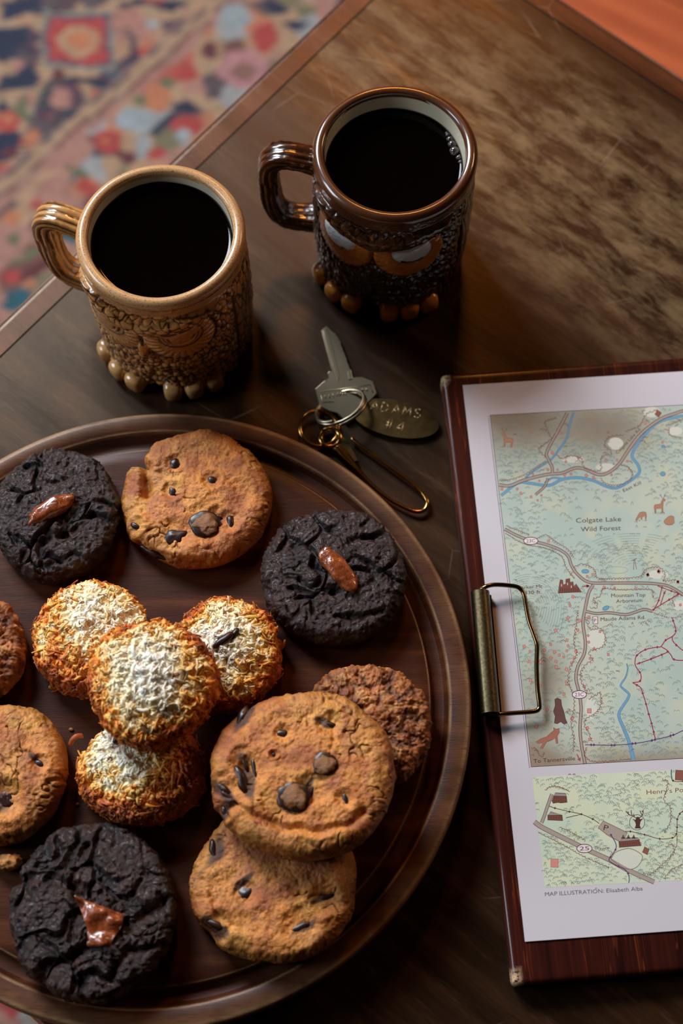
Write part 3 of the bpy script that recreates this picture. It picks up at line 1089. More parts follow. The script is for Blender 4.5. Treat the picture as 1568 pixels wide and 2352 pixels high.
# --- coconut macaroons
def macaroon(px, py, z, wpx, hpx, thick, seed, label, toast, tilt=(0, 0, 0), n_shred=1900, choc=None, white=(0, 0)):
    root, rx, ry = cookie('coconut_macaroon', px, py, z, wpx, hpx, thick, label, 'coconut macaroons piled on the board', tilt, 0.55)
    rx *= 0.96
    ry *= 0.96

    ks = np.array([0.0, 0.48, 0.68, 0.86, 1.02, 1.25])
    kc = np.array([lin((255, 246, 222)), lin((255, 234, 182)), lin((250, 190, 92)), lin((234, 132, 42)), lin((190, 88, 32)), lin((128, 58, 26))])

    def tone(P):
        e = np.hypot((P[:, 0] - white[0]) / rx, (P[:, 1] - white[1]) / ry) * 0.88
        e = e + 0.26 * sstep(0.80, 0.98, np.hypot(P[:, 0] / rx, P[:, 1] / ry))
        e = e + noise(P + seed, 110, seed + 40) * 0.26 + noise(P + seed, 330, seed + 44) * 0.22 + noise(P + seed, 800, seed + 45) * 0.10
        return np.clip(e * (0.72 + 0.28 * toast), 0, 1.24)

    def tcol(e):
        return np.stack([np.interp(e, ks, kc[:, k]) for k in range(3)], -1)

    def f(P, S, top, r, th):
        W = S + 0.0022 * np.stack([noise(S, 300, seed + 31), noise(S, 300, seed + 32), noise(S, 300, seed + 33)], -1)
        d1, d2, cid = worley(W, 250, seed)
        e1, e2, eid = worley(W * np.array([1, 0.6, 1]), 520, seed + 2)
        lump = fbm(S, 80, 3, seed + 5)
        h = 0.0019 * lump + 0.0022 * (0.5 - d1) + 0.0010 * (0.5 - e1) + 0.0006 * noise(S, 700, seed)
        col = tcol(tone(P) * 0.92)
        col = mix(col, lin((150, 78, 34)), sstep(0.55, 0.85, d1) * 0.45)
        return h, col
    V, F, c = cookie_body(rx, ry, thick, seed, 190, f, None, 0.72, 0.24)
    add_cookie('crumb_body', V, F, c, M['coconut'], root)
    # shreds, far too many and too small to pick apart: one stuff part
    r_, th_, _, _ = disc_grid(190)
    cand = np.where((r_ < 0.93))[0]
    N_ = 190
    ids = rng.choice(cand, n_shred)
    VV, FF, CC = [], [], []
    P = V[:-1]
    for q in ids:
        i, j = q // N_, q % N_
        i0, i1, j0, j1 = max(i - 2, 0), min(i + 2, N_ - 1), max(j - 2, 0), min(j + 2, N_ - 1)
        du = P[i * N_ + j1] - P[i * N_ + j0]
        dv = P[i1 * N_ + j] - P[i0 * N_ + j]
        nn = np.cross(du, dv)
        L = np.linalg.norm(nn)
        if L < 1e-12:
            continue
        nn /= L
        if nn[2] < -0.2:
            nn = -nn
        a = rng.uniform(0, 2 * PI)
        du /= np.linalg.norm(du) + 1e-12
        tv = du * math.cos(a) + np.cross(nn, du) * math.sin(a)
        bv = np.cross(nn, tv)
        big = rng.uniform()
        ln, wd, th = rng.uniform(0.0012, 0.0032) + 0.0050 * big ** 6, rng.uniform(0.00028, 0.0008), rng.uniform(0.00010, 0.00030)
        bend, lift, tw = rng.uniform(-0.9, 0.9), rng.uniform(-0.22, 0.08) + 0.35 * (rng.uniform() < 0.05), rng.uniform(-1.0, 1.0)
        p0 = P[q] - nn * rng.uniform(0.0003, 0.0009)
        e = tone(P[q][None])[0] + 0.07 * rng.normal()
        cc = tcol(np.clip(np.array([e]), 0, 1.24))[0] * rng.uniform(0.85, 1.06)
        if rng.uniform() < 0.035 * toast:
            cc = np.array(lin((158, 78, 38)))
        jag = rng.uniform(0.55, 1.15, 4)
        b0 = len(VV)
        for k in range(4):
            s = k / 3 - 0.5
            ctr = p0 + tv * ln * s + bv * bend * ln * (s * s - 0.25) + nn * (lift * ln * (s + 0.3) + 0.0003 + 0.12 * ln * (0.25 - s * s) * 2)
            ww = wd * jag[k]
            bb = bv * math.cos(tw * (s + 1)) + nn * math.sin(tw * (s + 1))
            n2 = np.cross(tv, bb)
            for sx, sy in ((-1, -1), (1, -1), (1, 1), (-1, 1)):
                VV.append(ctr + bb * ww * sx + n2 * th * sy)
                CC.append(cc)
        for k in range(3):
            for g in range(4):
                FF.append((b0 + k * 4 + g, b0 + k * 4 + (g + 1) % 4, b0 + (k + 1) * 4 + (g + 1) % 4, b0 + (k + 1) * 4 + g))
        FF.append((b0 + 3, b0 + 2, b0 + 1, b0))
        FF.append((b0 + 12, b0 + 13, b0 + 14, b0 + 15))
    VV = np.array(VV)
    VV[:, 2] = np.maximum(VV[:, 2], 0.0001)
    o = mesh_obj('coconut_shreds', VV, np.array(FF), M['coconut'], root, smooth=False, col=np.array(CC))
    tag(o, kind='stuff')
    if choc:
        for (a, b, sx, sy, sz, an) in choc:
            x, y = loc_px(root, a, b, z + thick)
            i = np.argmin(np.hypot(P[:, 0] - x, P[:, 1] - y) + np.where(P[:, 2] < thick * 0.4, 1, 0))
            oo = bm_obj('chocolate_piece', blob_bm(seed, sx, sy, sz, 0.15), M['chip'], root, True, (x, y, P[i, 2] + 0.0006))
            oo.rotation_euler = (0, 0, R(an))
    return root


macaroon(207, 1462, ZB, 282, 280, 0.024, 91, 'coconut macaroon upper left in its pile, pale centre, dark brown toasted rim', 1.0, white=(0.003, 0.006))
macaroon(520, 1498, ZB, 250, 282, 0.024, 92, 'coconut macaroon at the right of its pile with a chocolate piece in its pale centre', 1.0, choc=[(513, 1471, 0.0052, 0.0019, 0.0016, 40), (538, 1455, 0.0030, 0.0014, 0.0012, 60)], white=(0.0, 0.003))
mac4 = macaroon(322, 1768, ZB, 300, 262, 0.024, 93, 'golden-brown coconut macaroon lowest in the photo, partly under the palest macaroon', 0.9, choc=[(268, 1690, 0.0030, 0.0014, 0.0014, 60)], white=(-0.010, 0.009))
macaroon(349, 1562, ZB + 0.0235, 306, 304, 0.024, 94, 'palest coconut macaroon, resting on top of three others', 0.75, tilt=(R(3), R(1), 0), n_shred=2300, white=(-0.002, 0.001))
# a curled shred sticking out from the lowest macaroon
p = [at(190, 1690, ZB + 0.016), at(176, 1691, ZB + 0.018), at(166, 1700, ZB + 0.017), at(161, 1712, ZB + 0.014)]
Vs, Fs = sweep([q - mac4.location for q in spline(p, 4)], 0.0011, 8, shape=lambda a, i, r: (r * 0.35 * math.cos(a), r * math.sin(a)))
o = mesh_obj('curled_shred', Vs, Fs, plain('browned_coconut', (168, 84, 40), 0.45), mac4)

# ------------------------------------------------------------------ owl mugs
FACE = R(-105)


def ang(d):
    return (d + PI) % (2 * PI) - PI


def owl_surface(dark):
    """outer wall as a height field over angle and height; returns V, F, colour"""
    NT_, NZ = 560, 250
    z = np.linspace(0.0015, 0.0835, NZ)
    th = np.linspace(-PI, PI, NT_, endpoint=False)
    TH, Z = np.meshgrid(th, z)
    TH, Z = TH.ravel(), Z.ravel()
    R0 = 0.0372 - 0.0014 * sstep(0.03, 0.0, Z) + 0.0006 * np.sin(Z / 0.084 * PI)
    s = TH * 0.037                        # arc length from the middle of the face
    P = np.stack([s, Z, np.zeros(len(s))], -1)
    C3 = np.stack([np.cos(TH) * 0.037, np.sin(TH) * 0.037, Z], -1)
    # belly feathers: rounded scales
    W = C3 + 0.0006 * np.stack([noise(C3, 300, 1), noise(C3, 300, 2), noise(C3, 300, 3)], -1)
    d1, d2, cid = worley(W * np.array([1, 1, 0.8]), 330, 4)
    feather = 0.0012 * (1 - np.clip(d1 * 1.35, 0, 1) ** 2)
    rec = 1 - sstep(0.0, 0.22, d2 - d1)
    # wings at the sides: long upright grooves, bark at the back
    a1, a2, aid = worley(W * np.array([1, 1, 0.28]), 300, 14)
    bark = 0.0010 * (1 - np.clip(a1 * 1.3, 0, 1) ** 2)
    brec = 1 - sstep(0.0, 0.22, a2 - a1)
    wing = sstep(1.22, 1.30, np.abs(TH) - 0.006 * np.sin(Z * 90) * 10)
    # sides above the belly
    crown = sstep(0.0, 0.003, Z - (0.070 + 0.004 * np.cos(TH * 2)))
    kb = np.maximum(wing, crown * 0.0)
    h = feather * (1 - kb) + bark * kb
    rc = rec * (1 - kb) + brec * kb
    # wing outline groove
    wl = np.exp(-((np.abs(TH) - 1.26) * 0.037 / 0.0011) ** 2) * (Z < 0.07)
    h = h - 0.0012 * wl
    rc = np.maximum(rc, wl)
    zone = np.zeros(len(TH))              # 1 eye disc, 2 eyeball, 3 pupil line
    ze, te, ra, rb = 0.0572, 0.46, 0.0172, 0.0172
    for sg in (-1, 1):
        dx, dz = s - sg * te * 0.037, Z - ze
        rr = np.sqrt((dx / ra) ** 2 + (dz / rb) ** 2)
        an = np.arctan2(dz, dx * sg)
        inside = (1 - sstep(0.95, 1.0, rr))
        ruff = 0.0016 * np.sin(np.clip(rr, 0, 1) * PI) ** 0.6 + 0.00055 * np.abs(np.sin(an * 13)) * sstep(0.5, 0.7, rr)
        g = 1 - np.abs(np.sin(an * 13))
        if dark:
            ruff = 0.0015 * np.sin(np.clip(rr, 0, 1) * PI) ** 0.5 + 0.0003 * np.abs(np.sin(an * 11)) * sstep(0.75, 0.9, rr)
            g = g * 0
        h = h * (1 - inside) + ruff * inside
        rc = rc * (1 - inside) + sstep(0.75, 1.0, g) * sstep(0.5, 0.62, rr) * inside
        edge_ = np.exp(-((rr - 1.03) / 0.05) ** 2)
        rc = np.maximum(rc, edge_ * 0.9)
        h = h - 0.0007 * edge_
        zone = np.where(inside > 0.5, 1, zone)
        # eyeball: a flat-topped lens
        ex, ez = dx - sg * 0.0006, dz - 0.0046
        er = np.sqrt((ex / 0.0092) ** 2 + (ez / 0.0092) ** 2)
        eye = 1 - sstep(0.92, 1.02, er)
        h = h * (1 - eye) + eye * (0.0008 + 0.0022 * np.sqrt(np.clip(1 - er * er, 0, 1)))
        rc = rc * (1 - eye)
        zone = np.where(eye > 0.5, 2, zone)
        if dark:
            pup = (er < 0.97) & (er > 0.62) & (ez < -0.0046) & (np.abs(ex) < 0.0050)
            zone = np.where(pup, 3, zone)
        else:
            for q in (0.62, 0.84):
                lid = np.exp(-((er - q) / 0.05) ** 2) * (ez < 0.0005)
                h = h - 0.0007 * lid * eye
                rc = np.maximum(rc, lid * eye * 0.8)
        rc = np.maximum(rc, 0.8 * np.exp(-((er - 1.06) / 0.06) ** 2))
    # brow: a heavy V over both eyes
    zb = 0.0655 + 0.0095 * np.clip(np.abs(TH) / 0.95, 0, 1.1) ** 1.2
    bw = 0.0046
    brow = np.exp(-(np.abs(Z - zb - bw * 0.5) / bw) ** 4) * (1 - sstep(0.85, 1.10, np.abs(TH)))
    tr = 0.5 + 0.5 * np.sin(s * 1500 + (Z - zb) * 1200)
    d1b, d2b, _ = worley(W, 240, 24)
    h = h * (1 - brow) + brow * (0.0032 + 0.0009 * (1 - d1b))
    rc = rc * (1 - brow) + brow * (1 - sstep(0.0, 0.2, d2b - d1b)) * 0.9
    under = np.exp(-((Z - zb + bw * 0.62) / 0.0010) ** 2) * (1 - sstep(0.8, 1.0, np.abs(TH)))
    rc = np.maximum(rc, under)
    h = h - 0.0010 * under
    zone = np.where(brow > 0.4, 0, zone)
    # beak
    bk = np.sqrt((s / 0.0034) ** 2 + ((Z - 0.0470) / 0.0075) ** 2)
    if not dark:
        h = np.maximum(h, 0.0038 * np.sqrt(np.clip(1 - bk, 0, 1)))
        zone = np.where(bk < 0.72, 4, zone)
    # rim band
    rim = sstep(0.0775, 0.0790, Z)
    h = h * (1 - rim) + rim * 0.0006
    rc = rc * (1 - rim)
    rc = np.maximum(rc, 0.8 * np.exp(-((Z - 0.0772) / 0.0007) ** 2))
    foot = np.exp(-((np.abs(TH) - 0.56) / 0.36) ** 4) * sstep(0.024, 0.006, Z)
    h = h + 0.0022 * foot
    # notch between the feet
    nt = np.exp(-(s / 0.0055) ** 2) * sstep(0.010, 0.004, Z)
    h = h - 0.004 * nt
    h += 0.00012 * noise(C3, 1100, 5)
    rad = R0 + h
    ang_ = TH + FACE
    V = np.stack([rad * np.cos(ang_), rad * np.sin(ang_), Z], -1)
    if dark:
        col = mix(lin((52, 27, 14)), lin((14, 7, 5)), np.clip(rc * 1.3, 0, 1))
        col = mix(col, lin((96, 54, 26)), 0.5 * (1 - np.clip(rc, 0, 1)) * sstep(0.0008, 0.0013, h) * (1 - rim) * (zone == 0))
        col = np.where((rim > 0.5)[:, None], lin((78, 44, 24)), col)
        YE = mix(lin((206, 126, 36)), lin((150, 78, 20)), np.clip(0.5 + 0.5 * fbm(C3, 120, 3, 7), 0, 1))
        YE = mix(YE, lin((120, 58, 14)), rc * 0.6)
        col = np.where((zone == 1)[:, None], YE, col)
        col = np.where((zone == 2)[:, None], lin((196, 204, 206)), col)
        col = np.where((zone == 3)[:, None], lin((10, 8, 8)), col)
    else:
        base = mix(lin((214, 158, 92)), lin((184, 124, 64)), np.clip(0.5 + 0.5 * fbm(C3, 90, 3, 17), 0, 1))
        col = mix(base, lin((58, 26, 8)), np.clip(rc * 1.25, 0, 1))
        col = np.where((rim > 0.5)[:, None], lin((188, 142, 90)), col)
        col = np.where((zone == 4)[:, None], lin((176, 106, 24)), col)
    i = np.arange(NZ - 1)[:, None] * NT_
    j = np.arange(NT_)[None, :]
    j2 = (j + 1) % NT_
    F = np.stack([i + j, i + j2, i + NT_ + j2, i + NT_ + j], -1).reshape(-1, 4)
    return V, F, col


def glaze(name, coat=0.5, rough=0.22, speck=None):
    t = NT(name)
    c = attr_col(t)
    v = t.coords()
    if speck:
        s = t.tex_noise(v, 1500, 2, 0.5)
        c = t.mixc(t.ramp(s, [(0.56, 0.0), (0.68, 0.8)]), c, lin(speck))
        b = t.tex_noise(v, 130, 4)
        c = t.mixc(t.ramp(b, [(0.35, 0.0), (0.7, 0.35)]), c, lin((188, 146, 98)))
    t.set(Base_Color=c, Roughness=rough)
    t.b.inputs['Coat Weight'].default_value = coat
    t.b.inputs['Coat Roughness'].default_value = 0.06
    return t.m


M['glaze'] = glaze('brown_ceramic_glaze', 0.9, 0.25)
M['rim_glaze'] = glaze('speckled_rim_glaze', 0.35, 0.28, (96, 54, 26))
M['inner'] = plain('cream_inside_glaze', (206, 196, 172), 0.22)
t = NT('black_coffee_surface')
t.set(Base_Color=(0.0012, 0.0006, 0.0004), Roughness=0.04)
t.b.inputs['Specular IOR Level'].default_value = 0.2
M['coffee'] = t.m


def build_mug(cx, cy, dark, label, handle_az, coffee_label):
    root = thing('owl_mug', (cx, cy, 0), label, 'mug', 'owl-shaped coffee mugs')
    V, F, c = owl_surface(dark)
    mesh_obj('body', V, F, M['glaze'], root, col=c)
    # rim: a rounded ring
    ro, ri = 0.0379, 0.0326
    prof = [(0.0374, 0.0828), (ro, 0.0836), (ro + 0.0002, 0.0852), (ro - 0.0006, 0.0870), (ro - 0.0018, 0.0879), (0.0352, 0.0883), (ri + 0.0008, 0.0879), (ri, 0.0868), (ri - 0.0002, 0.0850)]
    Vr, Fr = lathe(prof, 180)
    Vr = np.array(Vr)
    a_ = np.arctan2(Vr[:, 1], Vr[:, 0])
    wob = 1 + 0.006 * np.sin(2 * a_ + 1.0) + 0.004 * np.sin(3 * a_)
    Vr[:, :2] *= wob[:, None]
    rc_ = np.tile(np.array(lin((78, 44, 24)) if dark else lin((192, 148, 100))), (len(Vr), 1))
    mesh_obj('rim', Vr, Fr, M['rim_glaze'] if not dark else M['glaze'], root, col=rc_)
    # cream inside wall and bottom
    pin = [(ri - 0.0001, 0.0862), (ri - 0.0004, 0.080), (ri - 0.0010, 0.030), (ri - 0.004, 0.010), (ri - 0.012, 0.006), (0, 0.0055)]
    Vi, Fi = lathe(pin, 120)
    mesh_obj('inside_lining', Vi, [f[::-1] for f in Fi], M['inner'], root)
    # foot ring and underside
    pu = [(0.0355, 0.0018), (0.0345, 0.0006), (0.031, 0.0), (0.028, 0.0008), (0.0, 0.0012)]
    Vu, Fu = lathe(pu, 90)
    mesh_obj('foot_ring', Vu, [f[::-1] for f in Fu], M['glaze'], root, col=np.tile(np.array(lin((60, 32, 18))), (len(Vu), 1)))
    # toes
    for k, az in enumerate([-155, -137, -121, -91, -76, -60]):
        bm = blob_bm(3 + k, 0.0074, 0.0051, 0.0064, 0.05, 120, 3, 0.62)
        P = np.array([v.co[:] for v in bm.verts])
        Fc = [tuple(v.index for v in f.verts) for f in bm.faces]
        bm.free()
        cc = lin((214, 138, 48)) if dark else lin((206, 154, 92))
        o = mesh_obj('toe', P, Fc, M['glaze'], root, col=np.tile(np.array(cc), (len(P), 1)))
        a = R(az)
        o.location = (0.0352 * math.cos(a), 0.0352 * math.sin(a), 0.0064)
        o.rotation_euler = (0, 0, a)
    # bark-textured handle
    az = R(handle_az)
    prof = [(0.0355, 0.0745), (0.0425, 0.0765), (0.0500, 0.0775), (0.0560, 0.0755), (0.0590, 0.0700), (0.0596, 0.058), (0.0592, 0.045), (0.0570, 0.034), (0.0520, 0.0285), (0.0450, 0.0270), (0.0358, 0.0275)]
    path = spline([(a * math.cos(az), a * math.sin(az), b) for a, b in prof], 12)
    n = len(path)
    sd = 48
    arc = np.cumsum([0] + [np.linalg.norm(path[i + 1] - path[i]) for i in range(n - 1)])
    side = Vector((-math.sin(az), math.cos(az), 0))

    def shp(a, i, r):
        # nearly square section, deep grooves running along the handle
        ca, sa = math.cos(a), math.sin(a)
        q = (abs(ca) ** 4 + abs(sa) ** 4) ** -0.25
        g = float(noise(np.array([[ca * 2.6, sa * 2.6, arc[i] * 60]]), 1.5, 6)[0])
        gg = abs(math.sin(a * 5.5 + 1.2 * float(noise(np.array([[arc[i] * 90, 0, 0]]), 1, 3)[0])))
        g2 = float(noise(np.array([[ca * 5, sa * 5, arc[i] * 420]]), 1.6, 9)[0])
        k = 1 + 0.10 * g + 0.035 * g2 - 0.17 * (1 - gg) ** 2
        w_ = 1.0
        return (r * q * ca * k * w_, r * q * sa * k * 1.28 * w_)
    rads = [0.0049 * (1 + 0.10 * math.exp(-(i / 6) ** 2) + 0.10 * math.exp(-((n - 1 - i) / 6) ** 2)) for i in range(n)]
    Vh, Fh = sweep(path, rads, sd, shape=shp, up=(0, 0, 1))
    Vh = np.array([tuple(v) for v in Vh])
    ch = np.zeros((len(Vh), 3))
    for i in range(n):
        for k in range(sd):
            a = 2 * PI * k / sd
            gg = abs(math.sin(a * 5.5 + 1.2 * float(noise(np.array([[arc[i] * 90, 0, 0]]), 1, 3)[0])))
            f_ = min(1.0, (1 - gg) ** 1.5 * 1.5)
            ch[i * sd + k] = mix(lin((74, 38, 16)), lin((16, 8, 5)), f_) if dark else mix(lin((196, 144, 84)), lin((58, 28, 12)), f_)
    mesh_obj('handle', Vh, Fh, M['glaze'], root, col=ch)
    # the coffee
    zc = 0.0762 if dark else 0.0803
    rc2 = ri - 0.0009
    prof = [(rc2 - 0.0001, zc - 0.004), (rc2, zc + 0.0006), (rc2 - 0.0006, zc + 0.0001), (rc2 - 0.002, zc), (0, zc)]
    Vc, Fc = lathe(prof, 120)
    k = tag(mesh_obj('coffee', Vc, Fc, M['coffee'], loc=(cx, cy, 0)), coffee_label, 'coffee', 'mugs full of black coffee')
    return root


build_mug(-0.0814, 0.3678, False, 'tan owl-shaped ceramic mug, nearer the rug, with closed carved eyes and feathers', 163, 'black coffee filling the tan owl mug')
build_mug(0.0246, 0.4119, True, 'dark brown owl-shaped mug with orange face discs and white eyes', 175, 'black coffee with bubbles at its right edge, in the dark owl mug')
# bubbles at the right edge of the coffee in the dark mug
t = NT('bubble_film')
t.set(Base_Color=(0.03, 0.02, 0.015), Roughness=0.03)
t.b.inputs['Coat Weight'].default_value = 1.0
M['bubble'] = t.m
for px, py, r_ in [(1050, 312, .0015), (1043, 330, .0019), (1052, 345, .0022), (1042, 352, .0014), (1055, 362, .0012), (1046, 300, .0010), (1060, 328, .0012), (1058, 372, .0008), (1036, 322, .0010), (1052, 290, .0008)]:
    q = at(px, py, 0.0762)
    d = (Vector((q.x - 0.0246, q.y - 0.4119, 0)))
    if d.length > 0.0316 - r_:
        d = d.normalized() * (0.0316 - r_)
    bm = bmesh.new()
    bmesh.ops.create_icosphere(bm, subdivisions=3, radius=r_)
    bmesh.ops.bisect_plane(bm, geom=list(bm.verts) + list(bm.edges) + list(bm.faces), plane_co=(0, 0, -0.1 * r_), plane_no=(0, 0, 1), clear_inner=True)
    o = bm_obj('bubble', bm, M['bubble'], bpy.data.objects['coffee.001'], True)
    o.location = (d.x, d.y, 0.0762)

# ------------------------------------------------------------------ clipboard
CB = at(1012, 858, 0.011)
a_cb = R(4.6)
CBY = Vector((-math.sin(a_cb), math.cos(a_cb), 0))        # towards the top edge
CBX = Vector((math.cos(a_cb), math.sin(a_cb), 0))


def clip_wood():
    t = NT('red_mahogany_stain')
    v = t.coords()
    ln = t.tex_noise(t.coords((330, 10, 60)), 1.0, 2, 0.5, 0.6)
    line = t.ramp(ln, [(0.485, 0.0), (0.50, 1.0), (0.515, 0.0)])
    gate_ = t.ramp(t.tex_noise(t.coords((70, 14, 10)), 1.0, 2), [(0.42, 0.0), (0.6, 1.0)])
    line = t.math('MULTIPLY', line, gate_)
    g = t.tex_noise(t.coords((260, 9, 40)), 1.0, 4)
    c = t.ramp(g, [(0.3, lin((30, 11, 9))), (0.7, lin((66, 25, 17)))])
    c = t.mixc(t.math('MULTIPLY', line, 0.7), c, lin((136, 60, 28)))
    a = t.n('Attribute'); a.attribute_name = 'tint'
    ch = t.tex_noise(v, 900, 3)
    wear = t.math('MULTIPLY', a.outputs['Fac'], t.ramp(ch, [(0.38, 0.0), (0.5, 1.0)]))
    c = t.mixc(wear, c, lin((206, 176, 132)))
    t.set(Base_Color=c, Roughness=t.math('ADD', t.math('MULTIPLY', wear, 0.4), 0.26), Normal=t.bump(g, 0.15, 0.0003))
    return t.m


def build_clipboard():
    root = thing('clipboard', (CB.x, CB.y, 0), 'dark red-brown wooden clipboard lying on the table at the right', 'clipboard', rot=(0, 0, a_cb))
    Wd, Hh, th = 0.232, 0.2868, 0.0105
    bm = bmesh.new()
    # rounded-corner plate, fine along the edge so chips can sit on it
    rc = 0.0022
    pts = []
    for cx, cy, a0 in ((rc, -rc, 90), (rc, -Hh + rc, 180), (Wd - rc, -Hh + rc, 270), (Wd - rc, -rc, 0)):
        for k in range(5):
            a = R(a0 + 90 * k / 4)
            pts.append((cx + rc * math.cos(a), cy + rc * math.sin(a)))
    prism(bm, pts, 0.0003, th)
    ed = [e for e in bm.edges if abs(e.verts[0].co.z - e.verts[1].co.z) < 1e-6]
    bmesh.ops.bevel(bm, geom=ed, offset=0.0024, segments=4, profile=0.5, affect='EDGES')
    for k in range(14):
        y_ = -Hh + (Hh * k / 14)
        pass
    cuts = [-0.004, -0.008, -0.014, -0.03, -Hh + 0.03, -Hh + 0.014, -Hh + 0.008, -Hh + 0.004] + [-0.03 - i * 0.02 for i in range(1, 12)]
    for y_ in cuts:
        bmesh.ops.bisect_plane(bm, geom=list(bm.verts) + list(bm.edges) + list(bm.faces), plane_co=(0, y_, 0), plane_no=(0, 1, 0))
    for x_ in (0.0025, 0.005):
        bmesh.ops.bisect_plane(bm, geom=list(bm.verts) + list(bm.edges) + list(bm.faces), plane_co=(x_, 0, 0), plane_no=(1, 0, 0))
    V = np.array([v.co[:] for v in bm.verts])
    wear = np.zeros(len(V))
    for cx, cy, rr in ((0, 0, 0.008), (0, -Hh, 0.0085)):
        wear = np.maximum(wear, 1 - sstep(0.25, 1.0, np.hypot(V[:, 0] - cx, V[:, 1] - cy) / rr))
    wear = wear * (V[:, 0] < 0.004)
    o = bm_obj('board', bm, clip_wood(), root, True)
    o.data.set_sharp_from_angle(angle=R(45))
    at_ = o.data.color_attributes.new('tint', 'FLOAT_COLOR', 'POINT')
    cc = np.ones((len(V), 4), dtype=np.float32)
    cc[:, :3] = wear[:, None]
    at_.data.foreach_set('color', cc.ravel())
    # brass clip
    t = NT('antique_brass')
    n_ = t.tex_noise(t.coords(), 900, 3)
    t.set(Base_Color=t.ramp(n_, [(0.3, lin((82, 72, 50))), (0.75, lin((124, 112, 84)))]), Metallic=1.0, Roughness=0.36)
    M['abrass'] = t.m
    t = NT('polished_wire')
    t.set(Base_Color=lin((120, 100, 68)), Metallic=1.0, Roughness=0.2)
    M['wire'] = t.m
    inv = root.matrix_basis.inverted()
    Mw = Matrix.Translation((CB.x, CB.y, 0)) @ Matrix.Rotation(a_cb, 4, 'Z')
    inv = Mw.inverted()
    zt = 0.0158
    A, B = inv @ at(1102, 1360, zt), inv @ at(1126, 1640, zt)
    ax = (B - A).normalized()
    Vt, Ft = [], []
    sd, r_ = 24, 0.0043
    si = ax.cross(Vector((0, 0, 1))).normalized()
    up = Vector((0, 0, 1))
    rings = []
    for rr in (r_, r_ - 0.0009):
        for P_ in (A, B):
            for k in range(sd):
                a = R(-60 + 300 * k / (sd - 1))
                Vt.append(P_ + si * rr * math.cos(a) + up * rr * math.sin(a))
    for k in range(sd - 1):
        Ft += [(k, k + 1, sd + k + 1, sd + k), (2 * sd + k + 1, 2 * sd + k, 3 * sd + k, 3 * sd + k + 1),
               (k + 1, k, 2 * sd + k, 2 * sd + k + 1), (sd + k, sd + k + 1, 3 * sd + k + 1, 3 * sd + k)]
    Ft += [(0, sd, 3 * sd, 2 * sd), (sd - 1, 2 * sd - 1 + 0, 4 * sd - 1, 3 * sd - 1)]
    mesh_obj('clip_spring_tube', Vt, Ft, M['abrass'], root).data.set_sharp_from_angle(angle=R(50))
    # base plate under the tube, fixed to the board
    bm = bmesh.new()
    c0, c1 = A + ax * 0.003, B - ax * 0.003
    sd_ = si * 0.0032
    prism(bm, [tuple((c0 + sd_)[:2]), tuple((c1 + sd_)[:2]), tuple((c1 - sd_)[:2]), tuple((c0 - sd_)[:2])][::-1], th, 0.0125)
    bm_obj('clip_base_plate', bm, M['abrass'], root)
    # flat jaw that presses on the paper
    bm = bmesh.new()
    m0, m1 = A + ax * 0.001, B - ax * 0.001
    w0, w1 = (si * (-0.0036), si * (-0.0052)) if (si.x < 0) else (si * 0.0036, si * 0.0052)
    prism(bm, [tuple((m0 + w0)[:2]), tuple((m0 + w1)[:2]), tuple((m1 + w1)[:2]), tuple((m1 + w0)[:2])], 0.0112, 0.0142)
    bm_obj('clip_jaw', bm, plain('blackened_steel', (34, 30, 28), 0.35, Metallic=0.8), root)
    wp = [(1096, 1362, .0150), (1110, 1350, .0178), (1135, 1343, .0180), (1178, 1346, .0165), (1194, 1352, .0160), (1203, 1366, .0158), (1208, 1395, .0158), (1214, 1425, .0158), (1222, 1448, .0158), (1231, 1474, .0158), (1233, 1490, .0158),
          (1232, 1530, .0158), (1234, 1580, .0158), (1238, 1615, .0158), (1237, 1628, .0158), (1226, 1634, .0158), (1190, 1637, .0160), (1150, 1640, .0165), (1132, 1641, .0160), (1118, 1636, .0155)]
    path = spline([tuple(inv @ at(a, b, z_)) for a, b, z_ in wp], 5)
    Vw, Fw = sweep(path, 0.00105, 12)
    mesh_obj('clip_wire', Vw, Fw, M['wire'], root)


build_clipboard()

# ------------------------------------------------------------------ the printed map sheet
ZP = 0.0110
sheet = thing('map_sheet', at(1062, 885, ZP), 'white sheet printed with two illustrated trail maps, held by the clipboard', 'map')
SL = sheet.location.copy()


def mp(px, py, dz=0.0):
    p = at(px, py, ZP)
    dz = 0.00018 + (dz - 0.00018) * 0.22      # ink layers a few thousandths of a millimetre thick
    return Vector((p.x - SL.x, p.y - SL.y, dz))


# the sheet itself
TLp, BLp = at(1062, 885, ZP), at(1205, 2163, ZP)
dn = (BLp - TLp)
rt = Vector((-dn.y, dn.x, 0)).normalized() * 0.203
bm = bmesh.new()
q = [Vector((0, 0, 0)), dn, dn + rt, rt]
prism(bm, [(v.x, v.y) for v in q], 0.00002, 0.00016)
t = NT('white_print_paper')
fb = t.tex_noise(t.coords(), 1800, 3)
t.set(Base_Color=lin((200, 196, 200)), Roughness=0.7, Normal=t.bump(fb, 0.12, 0.0001))
bm_obj('paper', bm, t.m, sheet)
C1 = lambda L: [(1000 + .3622 * x, 820 + .3622 * y) for x, y in L]
C2 = lambda L: [(1080 + .3112 * x, 1300 + .3112 * y) for x, y in L]
C3 = lambda L: [(1130 + .2794 * x, 1720 + .2794 * y) for x, y in L]
ink_n = [0]
BUF = {}


INST = [0, 0]


def one(fn):
    """everything a call prints becomes an object of its own"""
    def g(*a, **k):
        if INST[0]:
            return fn(*a, **k)
        INST[1] += 1
        INST[0] = INST[1]
        r = fn(*a, **k)
        INST[0] = 0
        return r
    return g


def ink(key):
    return BUF.setdefault(key + ('~%d' % INST[0] if INST[0] else ''), [[], []])


